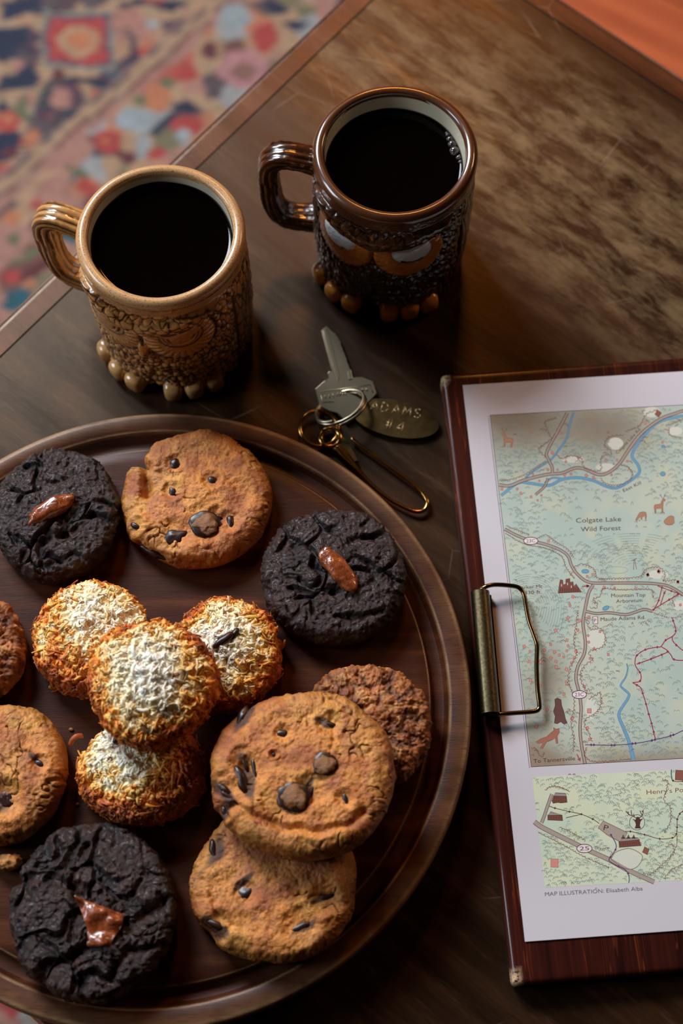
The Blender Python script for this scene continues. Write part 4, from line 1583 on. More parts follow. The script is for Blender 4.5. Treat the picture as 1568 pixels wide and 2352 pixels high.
def poly_fill(key, pts, dz):
    V, F = ink(key)
    b = len(V)
    vs = [mp(x, y, dz) for x, y in pts]
    V.extend(vs)
    for tr in tessellate_polygon([[Vector((v.x, v.y, 0)) for v in vs]]):
        F.append(tuple(b + i for i in tr))


SN = [0]


def stroke(key, pts, wd, dz, closed=False, taper=False):
    V, F = ink(key)
    SN[0] = (SN[0] + 1) % 9
    dz = dz + SN[0] * 0.0000007
    n = len(pts)
    if n < 2:
        return
    b = len(V)
    for i, (x, y) in enumerate(pts):
        if closed:
            x0, y0 = pts[i - 1]; x1, y1 = pts[(i + 1) % n]
        else:
            x0, y0 = pts[max(i - 1, 0)]; x1, y1 = pts[min(i + 1, n - 1)]
        dx, dy = x1 - x0, y1 - y0
        L = math.hypot(dx, dy) or 1
        w_ = wd[i] if isinstance(wd, list) else wd
        if taper:
            w_ *= 0.55 + 0.45 * math.sin(PI * i / (n - 1))
        nx, ny = -dy / L * w_ / 2, dx / L * w_ / 2
        V.append(mp(x + nx, y + ny, dz)); V.append(mp(x - nx, y - ny, dz))
    for i in range(n if closed else n - 1):
        a, c = b + 2 * i, b + 2 * ((i + 1) % n)
        F.append((a, a + 1, c + 1, c))


def sm(pts, per=6):
    return [tuple(p) for p in spline(pts, per)]


GEO_T = {}


def text(key, body, p0, p1, cap, dz=0.00030, bold=0.0):
    """lettering between two baseline points, cap height in map pixels"""
    if (body, bold) not in GEO_T:
        cu = bpy.data.curves.new('lettering', 'FONT')
        cu.body = body
        cu.size = 1.0
        cu.offset = bold
        cu.resolution_u = 3
        ob = bpy.data.objects.new('lettering', cu)
        me = bpy.data.meshes.new_from_object(ob)
        GEO_T[(body, bold)] = ([v.co.copy() for v in me.vertices], [tuple(p.vertices) for p in me.polygons])
        bpy.data.objects.remove(ob)
        bpy.data.meshes.remove(me)
        bpy.data.curves.remove(cu)
    vs, fs = GEO_T[(body, bold)]
    x0 = min(v.x for v in vs); x1 = max(v.x for v in vs)
    L = math.hypot(p1[0] - p0[0], p1[1] - p0[1])
    ux, uy = (p1[0] - p0[0]) / L, (p1[1] - p0[1]) / L
    sx, sy = L / (x1 - x0), cap / 0.72
    V, F = ink(key)
    b = len(V)
    for v in vs:
        a, h = (v.x - x0) * sx, v.y * sy
        V.append(mp(p0[0] + ux * a + uy * h, p0[1] + uy * a - ux * h, dz))
    F.extend(tuple(b + i for i in f) for f in fs)


# panels: the tinted ground of each map, printed colour only (greens, brown corners)
def panel(name, corners, seed, tones, nx=70, ny=130, vign=True):
    (x0, y0), (x1, y1), (x2, y2), (x3, y3) = corners     # TL TR BR BL
    U, Vv = np.meshgrid(np.linspace(0, 1, nx), np.linspace(0, 1, ny))
    U, Vv = U.ravel(), Vv.ravel()
    X = (x0 * (1 - U) + x1 * U) * (1 - Vv) + (x3 * (1 - U) + x2 * U) * Vv
    Y = (y0 * (1 - U) + y1 * U) * (1 - Vv) + (y3 * (1 - U) + y2 * U) * Vv
    Pn = np.stack([X, Y, X * 0], -1)
    n1 = 0.5 + 0.5 * fbm(Pn, 0.012, 3, seed)
    n2 = 0.5 + 0.5 * fbm(Pn, 0.03, 3, seed + 5)
    col = mix(tones[0], tones[1], sstep(0.3, 0.7, n1))
    col = mix(col, tones[2], 0.6 * sstep(0.5, 0.75, n2))
    if vign:
        brown = np.exp(-(((X - 1180) / 110) ** 2 + ((Y - 960) / 90) ** 2)) + 0.9 * np.exp(-(((X - 1400) / 100) ** 2 + ((Y - 985) / 60) ** 2)) + 0.8 * np.exp(-((Y - 1760) / 45) ** 2) + 0.55 * np.exp(-(((X - 1225) / 55) ** 2 + ((Y - 1690) / 120) ** 2)) + 0.6 * np.exp(-(((X - 1265) / 50) ** 2 + ((Y - 1550) / 60) ** 2))
        col = mix(col, lin((140, 120, 98)), np.clip(brown * (0.75 + 0.5 * n2), 0, 0.9))
        pale = np.exp(-((X - 1345 - (Y - 1500) * 0.0) / 34) ** 2) * sstep(1360, 1400, Y) * 0.5
        col = mix(col, lin((196, 196, 176)), np.clip(pale, 0, 1))
    V = [tuple(mp(a, b, 0.00020)) for a, b in zip(X, Y)]
    i = np.arange((ny - 1) * nx).reshape(ny - 1, nx)[:, :-1].ravel()
    F = np.stack([i, i + nx, i + 1 + nx, i + 1], -1)
    t = NT(name + '_ink')
    t.set(Base_Color=attr_col(t), Roughness=0.65)
    return mesh_obj(name, V, F, t.m, sheet, smooth=False, col=col)


tlx, tly = C1([(345, 370)])[0]
blx, bly = C2([(448, 1483)])[0]
XR = 1950
slope_t, slope_b = -0.0532, -0.0562
main_c = [(tlx, tly), (XR - 70, tly + slope_t * (XR - 70 - tlx)), (XR, bly + slope_b * (XR - blx)), (blx, bly)]
mainp = panel('large_map', main_c, 3, [lin((184, 196, 180)), lin((172, 190, 178)), lin((198, 200, 168))])
(i0x, i0y), (i3x, i3y) = C3([(328, 232), (433, 1140)])
in_c = [(i0x, i0y), (XR - 10, i0y - 0.05 * (XR - 10 - i0x)), (XR + 18, i3y - 0.0529 * (XR + 18 - i3x)), (i3x, i3y)]
insp = panel('small_map', in_c, 13, [lin((206, 214, 184)), lin((192, 208, 184)), lin((212, 216, 174))], 50, 40, False)
BR, GY, RED, BLU, CRI, PUR, ROADF, PALE, DKB, FAWN, TEALC = 'brown', 'grey_green', 'red', 'blue', 'crimson', 'purple', 'road', 'pale', 'dark_brown', 'fawn', 'teal'
stroke('A' + DKB, [main_c[0], main_c[1], main_c[2], main_c[3]], 1.6, 0.00026, True)
off = 4
stroke('A' + DKB, [(main_c[0][0] - off, main_c[0][1] + 2), (main_c[3][0] - off, main_c[3][1] + 3)], 0.9, 0.00026)

keep = []           # places the trees keep clear of: (x, y, r)


@one
def road(k, pts, wd, out=2.0, per=6):
    p = sm(pts, per)
    stroke(k + DKB, p, wd + out * 0.8, 0.00023)
    stroke(k + ROADF, p, wd - out * 0.6, 0.00025)
    for a in p[::2]:
        keep.append((a[0], a[1], wd * 0.5 + 3.5))
    return p


@one
def river(k, pts, wd, per=6):
    p = sm(pts, per)
    w_ = wd if not isinstance(wd, list) else [wd[0] + (wd[1] - wd[0]) * i / (len(p) - 1) for i in range(len(p))]
    stroke(k + 'deep_' + BLU, p, [v + 1.4 for v in w_] if isinstance(w_, list) else w_ + 1.4, 0.00021)
    stroke(k + BLU, p, w_, 0.00022)
    for a in p[::2]:
        keep.append((a[0], a[1], 5))
    return p


def scallop(k, pts, amp, step, side=1, hair=True, dz=0.00027, col=BR, wd=1.3):
    """brown tree-line: bumps with short hatching along a curve"""
    p = sm(pts, 12)
    L = [0]
    for a, b in zip(p[:-1], p[1:]):
        L.append(L[-1] + math.hypot(b[0] - a[0], b[1] - a[1]))
    tot = L[-1]
    s = 0.0
    out = []
    P = np.array(p)
    LL = np.array(L)
    while s < tot:
        st = step * random.uniform(0.7, 1.3)
        bmp = []
        side_h = amp * random.uniform(0.8, 1.25)
        for j in range(8):
            u = min(s + st * j / 7, tot)
            x, y = np.interp(u, LL, P[:, 0]), np.interp(u, LL, P[:, 1])
            x2, y2 = np.interp(min(u + 1, tot), LL, P[:, 0]), np.interp(min(u + 1, tot), LL, P[:, 1])
            x1, y1 = np.interp(max(u - 1, 0), LL, P[:, 0]), np.interp(max(u - 1, 0), LL, P[:, 1])
            dx, dy = x2 - x1, y2 - y1
            l = math.hypot(dx, dy) or 1
            h = side_h * math.sin(PI * j / 7) ** 0.6 * side
            bmp.append((x - dy / l * h, y + dx / l * h))
            if hair and j in (3, 6) and random.random() < 0.55:
                stroke(k + col, [(x, y), (x + random.uniform(-.6, .6), y + amp * random.uniform(0.7, 1.4))], 0.7, dz)
        stroke(k + col, bmp, wd, dz)
        s += st


def house(k, x, y, s=6, a=0, fill=RED):
    ca, sa = math.cos(R(a)), math.sin(R(a))
    pts = [(x + (u * ca - v * sa) * s / 2, y + (u * sa + v * ca) * s / 2 * 1.15) for u, v in ((-1, -1), (1, -1), (1, 1), (-1, 1))]
    poly_fill(k + ('pink' if fill == RED else 'sepia_mark'), pts, 0.00026)
    stroke(k + fill, pts, 1.1, 0.00028, True)
    keep.append((x, y, s * 0.7))


def curl(k, x, y, s, col=GY, n=None, dz=0.00024, wd=1.15):
    
    """one scribbled tree crown: two or three open bumps, sometimes a peak"""
    n = n or random.choice((2, 2, 3, 1, 3))
    if random.random() < 0.1:
        stroke(k + col, [(x - s * .5, y + s * .6), (x - s * .1, y - s * .7), (x + s * .05, y - s * .72), (x + s * .45, y + s * .5)], wd, dz)
        return
    a0 = random.uniform(-0.6, 0.6)
    pts = []
    rr = s * 0.46
    for i in range(n):
        c0 = (i - (n - 1) / 2)
        cxx, cyy = c0 * rr * 1.55, abs(c0) * rr * 0.9
        pts = []
        for j in range(8):
            t_ = R(200 - 220 * j / 7) - c0 * 0.35
            u, v = cxx + math.cos(t_) * rr, cyy - math.sin(t_) * rr
            pts.append((x + u * math.cos(a0) - v * math.sin(a0), y + u * math.sin(a0) + v * math.cos(a0)))
        stroke(k + col, pts, wd, dz)


@one
def hand(k, body, p0, p1, cap, col=DKB, bold=0.0):
    text(k + col, body, p0, p1, cap, bold=bold)
    for i in range(7):
        u = i / 6
        keep.append((p0[0] + (p1[0] - p0[0]) * u, p0[1] + (p1[1] - p0[1]) * u - cap / 2, cap * 1.15))


@one
def sign(k, cx, cy, rx, ry, body, cap):
    pts = [(cx + rx * math.cos(2 * PI * i / 28), cy + ry * math.sin(2 * PI * i / 28)) for i in range(28)]
    poly_fill(k + PALE, pts, 0.00029)
    stroke(k + DKB, pts, 1.7, 0.00031, True)
    wd = rx * 1.25
    text(k + DKB, body, (cx - wd / 2, cy + cap / 2), (cx + wd / 2, cy + cap / 2 - wd * 0.04), cap, 0.00032, 0.0)
    keep.append((cx, cy, rx + 2))


poly_one = one(poly_fill)
K = 'A'
# --- roads, rivers of the large map
river(K, C1([(415, 880), (520, 800), (600, 802), (720, 815), (800, 778), (900, 766), (1000, 785), (1080, 820), (1150, 830), (1240, 780), (1290, 735), (1282, 685), (1245, 632), (1268, 570), (1330, 490), (1400, 422), (1500, 388), (1700, 372), (2400, 420)]), 5.6)
river(K, C1([(875, 352), (850, 430), (828, 520), (772, 600), (730, 652), (650, 705), (585, 752), (560, 790)]), 3.4)
river(K, C1([(690, 800), (740, 768), (800, 772), (830, 775)]), 3.2)
river(K, C2([(1152, 720), (1160, 760), (1145, 820), (1108, 880), (1130, 910), (1168, 945), (1158, 985), (1108, 1060), (1095, 1110), (1130, 1200), (1170, 1300), (1203, 1432)]), [1.5, 7.5])
road(K, C1([(402, 812), (470, 817), (560, 782), (700, 747), (800, 737), (880, 706), (940, 710), (1030, 746), (1090, 736), (1160, 682), (1230, 580), (1300, 490), (1400, 410), (1500, 365), (1700, 325), (2400, 300)]), 6.2)
road(K, C1([(835, 355), (780, 460), (706, 600), (715, 650), (738, 700), (740, 738)]), 5.6)
road(K, C1([(712, 768), (690, 822), (632, 875)]), 4.5)
road(K, C1([(437, 1092), (520, 1135), (600, 1165), (700, 1190), (790, 1225), (840, 1265), (862, 1325), (905, 1385), (975, 1430), (1100, 1434), (1300, 1434), (1420, 1442), (1490, 1460), (1568, 1508), (1700, 1610), (2200, 1800)]), 5.6)
road(K, C2([(905, 140), (872, 200), (847, 312), (830, 420), (847, 560), (838, 650), (792, 742), (778, 830), (800, 930), (816, 1050), (808, 1200), (820, 1330), (846, 1462)]), 6.0)
road(K, C2([(850, 335), (930, 352), (1020, 346), (1140, 360), (1200, 347), (1280, 322), (1342, 336)]), 5.4)
# labels
hand(K, 'Colgate Lake', *C1([(890, 1052), (1176, 1042)]), 11)
hand(K, 'Wild Forest', *C1([(920, 1108), (1174, 1098)]), 11)
hand(K, 'Colgate Lake Rd.', *C1([(1152, 618), (1304, 458)]), 7.5)
hand(K, 'East Kill', *C1([(1192, 858), (1304, 806)]), 8)
hand(K, 'Parker Mt', *C1([(528, 1474), (676, 1464)]), 8.2)
hand(K, '2830 ft.', *C1([(540, 1508), (672, 1500)]), 8.2)
hand(K, 'Mountain Top', *C2([(1038, 232), (1290, 226)]), 8.6)
hand(K, 'Arboretum', *C2([(1075, 274), (1268, 266)]), 8.6)
hand(K, 'Maude Adams Rd.', *C2([(960, 408), (1290, 392)]), 8.8)
hand(K, 'To Tannersville', *C2([(466, 1456), (772, 1434)]), 9.5)
x, y = C2([(920, 402)])[0]
sq = [(x - 5.5, y - 8), (x + 5.5, y - 8.5), (x + 6, y + 7.5), (x - 5, y + 8)]
poly_fill(K + PALE, sq, 0.00026)
stroke(K + DKB, sq, 1.6, 0.00028, True)
text(K + DKB, 'P', (x - 2.6, y + 4.4), (x + 2.8, y + 4.2), 8.5)
keep.append((x, y, 9))
sign(K, *C1([(603, 1167)])[0], 16.5, 8.5, '23C', 8)
sign(K, *C2([(803, 950)])[0], 16.5, 9, '23C', 9)
# arrows
for a, b in (C2([(785, 1390), (808, 1438)]), C1([(928, 1457), (972, 1452)])):
    stroke(K + RED, [a, b], 2.4, 0.0003)
    dx, dy = b[0] - a[0], b[1] - a[1]
    L = math.hypot(dx, dy); dx /= L; dy /= L
    poly_fill(K + RED, [(b[0] + dx * 2, b[1] + dy * 2), (b[0] - dx * 6 - dy * 4.5, b[1] - dy * 6 + dx * 4.5), (b[0] - dx * 6 + dy * 4.5, b[1] - dy * 6 - dx * 4.5)], 0.0003)
# ponds
for (x, y), rx, ry, a in ((C1([(1440, 742)])[0], 6, 5, 0), (C1([(1442, 568)])[0], 4, 3.2, 0), (C1([(948, 1360)])[0], 8.5, 4.5, 0), (C2([(998, 312)])[0], 8, 4.6, -25)):
    pts = [(x + rx * math.cos(t_) * math.cos(R(a)) - ry * math.sin(t_) * math.sin(R(a)), y + rx * math.cos(t_) * math.sin(R(a)) + ry * math.sin(t_) * math.cos(R(a))) for t_ in np.linspace(0, 2 * PI, 18, endpoint=False)]
    INST[1] += 1; INST[0] = INST[1]
    poly_fill(K + BLU, pts, 0.00025)
    stroke(K + 'deep_' + BLU, pts, 1.0, 0.00027, True)
    INST[0] = 0
    keep.append((x, y, rx + 3))
# trails
tr1 = [[(1195, 862), (1250, 850), (1256, 800), (1218, 740), (1214, 700), (1228, 660), (1290, 618), (1375, 600), (1405, 595), (1440, 548), (1490, 520), (1515, 480), (1495, 405), (1485, 380)],
       [(1225, 725), (1330, 688), (1410, 655), (1455, 630), (1405, 595)], [(1455, 630), (1480, 660), (1500, 690), (1568, 698), (1750, 690)], [(1490, 520), (1490, 550), (1520, 585), (1568, 625), (1660, 680)],
       [(1195, 862), (1228, 880), (1256, 900), (1270, 940), (1295, 1020), (1315, 1095), (1335, 1160), (1350, 1225), (1365, 1280)],
       [(1380, 148), (1412, 160), (1482, 186), (1530, 208), (1465, 250), (1400, 290), (1350, 322)], [(1412, 160), (1388, 255), (1352, 322)], [(1440, 182), (1430, 200), (1400, 290)]]
for L in tr1:
    one(stroke)(K + CRI, sm(C2(L), 4), 2.1, 0.00029)
    for x, y in C2(L):
        keep.append((x, y, 4))
for x, y in C2([(1250, 850), (1245, 718), (1228, 660), (1290, 618), (1378, 600), (1440, 548), (1513, 480), (1495, 405), (1330, 688), (1410, 656), (1455, 632), (1500, 690), (1518, 585), (1228, 880), (1248, 785),
                (1270, 940), (1295, 1020), (1315, 1095), (1335, 1162), (1352, 1226), (1412, 160), (1482, 186), (1430, 200), (1388, 255), (1465, 250), (1350, 324), (1530, 208)]):
    poly_fill(K + 'crimson_mark', [(x - 3.2, y), (x, y - 3.2), (x + 3.2, y), (x, y + 3.2)], 0.0003)
dots = sm(C2([(1340, 340), (1400, 365), (1480, 382), (1568, 370), (1700, 330)]), 10)
for x, y in dots[::2]:
    poly_fill(K + 'crimson_mark', [(x - 1.1, y - .8), (x + 1.1, y - .8), (x + 1.1, y + .8), (x - 1.1, y + .8)], 0.0003)
stroke(K + PUR, sm(C2([(845, 1320), (1050, 1323), (1215, 1310), (1350, 1285), (1490, 1250), (1568, 1215), (1800, 1120), (2400, 1000)]), 4), 1.8, 0.00028)
for x, y in C2([(890, 1321), (910, 1321), (1040, 1323), (1062, 1323), (1195, 1312), (1217, 1310), (1338, 1288), (1360, 1283), (1476, 1253), (1497, 1247)]):
    poly_fill(K + PUR, [(x - 3.4, y), (x, y - 3.4), (x + 3.4, y), (x, y + 3.4)], 0.0003)
# houses
for L, s in ((C1([(517, 838), (540, 866), (605, 888), (646, 910), (670, 878), (617, 745), (712, 716), (773, 716), (818, 750), (858, 742), (955, 752), (1000, 765), (1115, 748), (1150, 655), (1215, 662), (1080, 655), (905, 640),
                  (825, 665), (715, 1168), (960, 1392), (995, 1380), (1068, 1462), (1135, 1465), (1268, 1468), (1412, 1360), (1345, 1383), (1438, 542), (608, 478), (658, 786), (420, 838), (1330, 420), (1535, 1425), (790, 480), (740, 610)]), 4.6),
             (C2([(755, 228), (734, 296), (720, 382), (627, 478), (712, 548), (592, 580), (720, 590), (710, 627), (655, 658), (631, 705), (688, 672), (632, 745), (708, 763), (745, 717), (765, 680), (779, 632), (706, 857),
                  (688, 948), (396, 595), (438, 630), (433, 705), (517, 708), (443, 845), (565, 1060), (749, 1125), (486, 1185), (874, 378), (955, 485), (868, 514), (872, 563), (912, 612), (882, 682), (1016, 654),
                  (840, 890), (862, 1197), (880, 1280), (1307, 65), (1390, 42), (1530, 120), (1548, 288), (792, 475), (803, 405), (516, 885), (545, 622), (620, 636), (593, 680)]), 5.4)):
    for x, y in L:
        house(K, x, y, s * random.uniform(0.8, 1.25), random.uniform(-35, 35))
house(K, *C2([(876, 1070)])[0], 9, 0)
house(K, *C1([(1410, 360)])[0], 11, 35, DKB)
# clearings
for (x, y), rx, ry in ((C2([(925, 540)])[0], 22, 22), (C2([(890, 1050)])[0], 14, 26), (C1([(1080, 700)])[0], 24, 9), (C1([(1140, 550)])[0], 18, 14), (C1([(870, 650)])[0], 26, 8), (C1([(1520, 470)])[0], 16, 10), (C1([(1370, 350)])[0], 20, 12), (C1([(1410, 1380)])[0], 24, 10), (C2([(1540, 290)])[0], 14, 12)):
    poly_one(K + 'clearing', [(x + rx * math.cos(t_), y + ry * math.sin(t_)) for t_ in np.linspace(0, 2 * PI, 20, endpoint=False)], 0.000205)
    keep.append((x, y, min(rx, ry)))
# brown tree lines
for pts, amp, st, sd in ((C1([(400, 790), (470, 785), (560, 755), (640, 705), (700, 665)]), 3, 6, -1), (C1([(690, 640), (650, 580), (720, 520), (700, 460), (690, 410), (760, 380)]), 3.5, 8, 1),
                         (C1([(770, 610), (800, 640), (850, 620), (930, 640), (950, 700), (1040, 715), (1040, 660), (1060, 620), (1110, 610), (1065, 560), (1100, 500), (1190, 490)]), 3.5, 8, 1),
                         (C1([(1200, 470), (1290, 430), (1330, 360), (1400, 330)]), 3.5, 8, 1), (C1([(1040, 770), (1080, 810), (1180, 815), (1250, 760), (1230, 700), (1180, 680)]), 3.2, 7, -1),
                         (C1([(445, 1075), (520, 1105), (590, 1130)]), 2.6, 5, -1), (C1([(640, 1160), (700, 1135), (760, 1180), (830, 1220), (870, 1275)]), 3, 6, -1),
                         (C1([(445, 1115), (560, 1180), (700, 1210), (800, 1260), (830, 1330), (880, 1400)]), 2.6, 6, 1), (C1([(880, 1340), (930, 1320), (1000, 1350), (1020, 1405), (1120, 1412), (1290, 1400), (1340, 1350), (1410, 1340), (1450, 1380), (1440, 1425), (1520, 1420)]), 3.2, 7, -1),
                         (C1([(1460, 440), (1500, 430), (1568, 400)]), 3, 6, -1), (C1([(1560, 520), (1480, 500), (1475, 450)]), 3, 6, 1),
                         (C2([(870, 430), (850, 380), (890, 460), (960, 455), (1000, 520), (990, 590), (940, 620), (880, 640), (910, 690), (860, 730), (820, 790), (830, 860), (870, 940)]), 3.6, 8, 1),
                         (C2([(870, 980), (930, 940), (960, 930), (970, 1020), (930, 1090), (860, 1130), (850, 1180), (880, 1230), (900, 1290)]), 3.4, 8, 1),
                         (C2([(800, 330), (790, 420), (770, 560), (790, 650), (740, 760), (730, 860), (770, 960), (770, 1060), (750, 1160), (770, 1270), (765, 1370)]), 3.6, 8, 1),
                         (C2([(880, 300), (930, 300), (900, 240), (950, 220), (980, 160), (1100, 170), (1330, 170), (1350, 230)]), 3.2, 8, 1),
                         (C2([(1510, 300), (1495, 240), (1540, 220), (1568, 230)]), 3, 7, -1), (C2([(450, 1340), (480, 1340), (520, 1400), (540, 1375)]), 3, 6, 1), (C2([(860, 1340), (850, 1400), (900, 1435), (1000, 1436), (1180, 1420)]), 3, 8, 1)):
    scallop(K, pts, amp, st, sd)
    for x, y in pts:
        keep.append((x, y, 4))
# contour lines of the two hills
x0, y0 = C1([(600, 1530)])[0]
for i, r_ in enumerate(range(14, 70, 5)):
    a0, a1 = -150 + 3 * i, 60 - 2 * i
    pts = [(x0 + r_ * 1.12 * math.cos(R(a0 + (a1 - a0) * t_ / 16)), y0 + 14 + r_ * (1.0 if a0 + (a1 - a0) * t_ / 16 < 0 else 1.9) * math.sin(R(a0 + (a1 - a0) * t_ / 16))) for t_ in range(17)]
    for s_ in range(0, 16, 4):
        stroke(K + GY, pts[s_:s_ + 4], 0.9, 0.00024)
x0, y0 = C1([(1230, 1330)])[0]
for i, r_ in enumerate(range(16, 120, 8)):
    pts = [(x0 + 10 + r_ * 1.15 * math.cos(R(-170 + 110 * t_ / 14)), y0 + r_ * 0.52 * math.sin(R(-170 + 110 * t_ / 14)) - i * 1.5) for t_ in range(15)]
    for s_ in range(0, 14, 4):
        stroke(K + GY, pts[s_:s_ + 4], 0.85, 0.00024)
stroke(K + GY, [(x0 - 30 + 26 * math.cos(t_), y0 + 8 + 8 * math.sin(t_)) for t_ in np.linspace(0, 2 * PI, 20, endpoint=False)], 0.8, 0.00024, True)
keep.append((x0 - 10, y0, 34))
# lookout tower
(x, y) = C1([(1262, 1320)])[0]
stroke(K + BR, [(x - 3, y + 11), (x - 1.5, y - 12)], 1.2, 0.0003); stroke(K + BR, [(x + 4, y + 10), (x, y - 12)], 1.2, 0.0003); stroke(K + BR, [(x - 7, y - 10), (x + 5, y - 15)], 1.4, 0.0003)
# grassy strip along the stream
for _ in range(110):
    x, y = C2([(random.uniform(1050, 1230), random.uniform(760, 1110))])[0]
    stroke(K + 'light_grey', [(x, y), (x + random.uniform(-.5, .5), y + random.uniform(2, 4))], 0.7, 0.00024)
keep.append((*C2([(1140, 850)])[0], 26)); keep.append((*C2([(1120, 1010)])[0], 22))


@one
def deer(k, x, y, s, col, flip=1, antler=True, graze=False):
    T = lambda L: [(x + flip * a * s, y + b * s) for a, b in L]
    if graze:
        body = [(-10, 1), (-6, -6), (2, -8), (8, -6), (9, 0), (8, 8), (6, 8), (6, 2), (0, 3), (-1, 9), (-3, 9), (-4, 3), (-8, 6), (-13, 12), (-15, 10), (-12, 5)]
    else:
        body = [(-9, 0), (-8, -5), (-2, -6), (4, -7), (7, -14), (9, -18), (14, -16), (13, -13), (10, -12), (9, -5), (9, 1), (9, 11), (7, 11), (6, 2), (-3, 2), (-5, 4), (-5, 12), (-7, 12), (-8, 4)]
    poly_fill(k + FAWN, T(body), 0.0003)
    stroke(k + BR, T(body), 0.9, 0.00032, True)
    if antler and not graze:
        for L in ([(8, -18), (5, -23), (4, -27)], [(5, -23), (2, -25)], [(10, -18), (12, -23), (12, -27)], [(12, -23), (15, -26)]):
            stroke(k + BR, T(L), 1.0, 0.00032)
    for i in range(9):
        a = random.uniform(-12, 12)
        stroke(k + BR, T([(a, 13), (a + random.uniform(-1, 1), 13 - random.uniform(2, 5))]), 0.7, 0.00032)
    keep.append((x, y, 15 * s)); keep.append((x + flip * 8 * s, y - 12 * s, 10 * s)); keep.append((x, y + 8 * s, 13 * s))


deer(K, *C1([(462, 535)])[0], 1.15, FAWN, -1)
deer(K, *C1([(1412, 955)])[0], 1.15, FAWN, 1)
deer(K, *C1([(1310, 1005)])[0], 1.05, FAWN, 1, graze=True)
x, y = C1([(1480, 1045)])[0]
pb = [(x + 12 * math.cos(t_), y + 8 * math.sin(t_)) for t_ in np.linspace(0, 2 * PI, 14, endpoint=False)]
pb[10] = (x - 1, y - 12); pb[11] = (x + 5, y - 14); pb[12] = (x + 11, y - 11)
poly_fill(K + FAWN, pb, 0.0003); stroke(K + BR, pb, 0.9, 0.00032, True)
keep.append((x, y, 14))
# bear
T = lambda L: [(a, b) for a, b in C2(L)]
bear = T([(622, 985), (640, 975), (668, 988), (672, 1030), (690, 1080), (700, 1130), (715, 1160), (690, 1168), (665, 1150), (640, 1165), (618, 1160), (625, 1110), (612, 1075), (625, 1030)])
poly_fill(K + 'bear', bear, 0.0003); stroke(K + DKB, bear, 1.1, 0.00032, True)
keep.append((*T([(660, 1050)])[0], 18)); keep.append((*T([(660, 1130)])[0], 18))
# fox
fox = T([(480, 1300), (520, 1275), (560, 1262), (590, 1235), (615, 1215), (612, 1192), (630, 1205), (655, 1198), (655, 1230), (640, 1255), (645, 1310), (632, 1312), (625, 1270), (600, 1285), (560, 1300), (530, 1350), (515, 1345), (535, 1305), (500, 1312)])
poly_fill(K + 'fox', fox, 0.0003); stroke(K + BR, fox, 1.0, 0.00032, True)
keep.append((*T([(600, 1250)])[0], 20)); keep.append((*T([(530, 1310)])[0], 18))
# castle-like inn
cas = C1([(775, 1498), (785, 1440), (790, 1412), (805, 1415), (808, 1445), (825, 1440), (825, 1410), (850, 1405), (852, 1430), (870, 1425), (875, 1455), (890, 1440), (905, 1462), (925, 1490)])
poly_fill(K + 'sepia', cas, 0.0003); stroke(K + DKB, cas, 1.2, 0.00032, True)
for a in range(790, 915, 14):
    stroke(K + DKB, C1([(a, 1494), (a, 1465)]), 1.6, 0.00032)
for a, b in ((798, 1440), (836, 1432), (860, 1450)):
    stroke(K + PALE, C1([(a, b), (a, b + 16)]), 1.4, 0.00033)
keep.append((*C1([(845, 1455)])[0], 26))
# scribbled trees
KP = np.array(keep)


def inside_quad(c, x, y, m=5):
    (x0, y0), (x1, y1), (x2, y2), (x3, y3) = c
    v = (y - y0) / (y3 - y0)
    lx = x0 + (x3 - x0) * v
    yt = y0 + (y1 - y0) * (x - x0) / (x1 - x0)
    yb = y3 + (y2 - y3) * (x - x3) / (x2 - x3)
    return x > lx + m and x < XR - 10 and y > yt + m and y < yb - m


placed = 0
tn = 0
gx = tlx
pts_ = []
for iy in range(0, 96):
    for ix in range(0, 86):
        x = 1128 + ix * 9.6 + random.uniform(-4, 4)
        y = 905 + iy * 9.2 + random.uniform(-4, 4)
        if x > 1700 or not inside_quad(main_c, x, y):
            continue
        dn_ = float(noise(np.array([[x, y, 0.0]]), 0.021, 77)[0])
        sparse = (1240 < x < 1568 and 1150 < y < 1250) or (x > 1475 and 1450 < y < 1690)
        pr = 0.86 if dn_ > -0.15 else 0.45
        if sparse:
            pr *= 0.28
        if random.random() > pr:
            continue
        if np.min(np.hypot(KP[:, 0] - x, KP[:, 1] - y) - KP[:, 2]) < 1.5:
            continue
        near = np.min(np.hypot(KP[:, 0] - x, KP[:, 1] - y) - KP[:, 2])
        col = BR if (near < 5 and random.random() < 0.18) else (GY if random.random() < 0.75 else 'blue_grey')
        curl(K, x, y, random.uniform(4.2, 6.4), col)

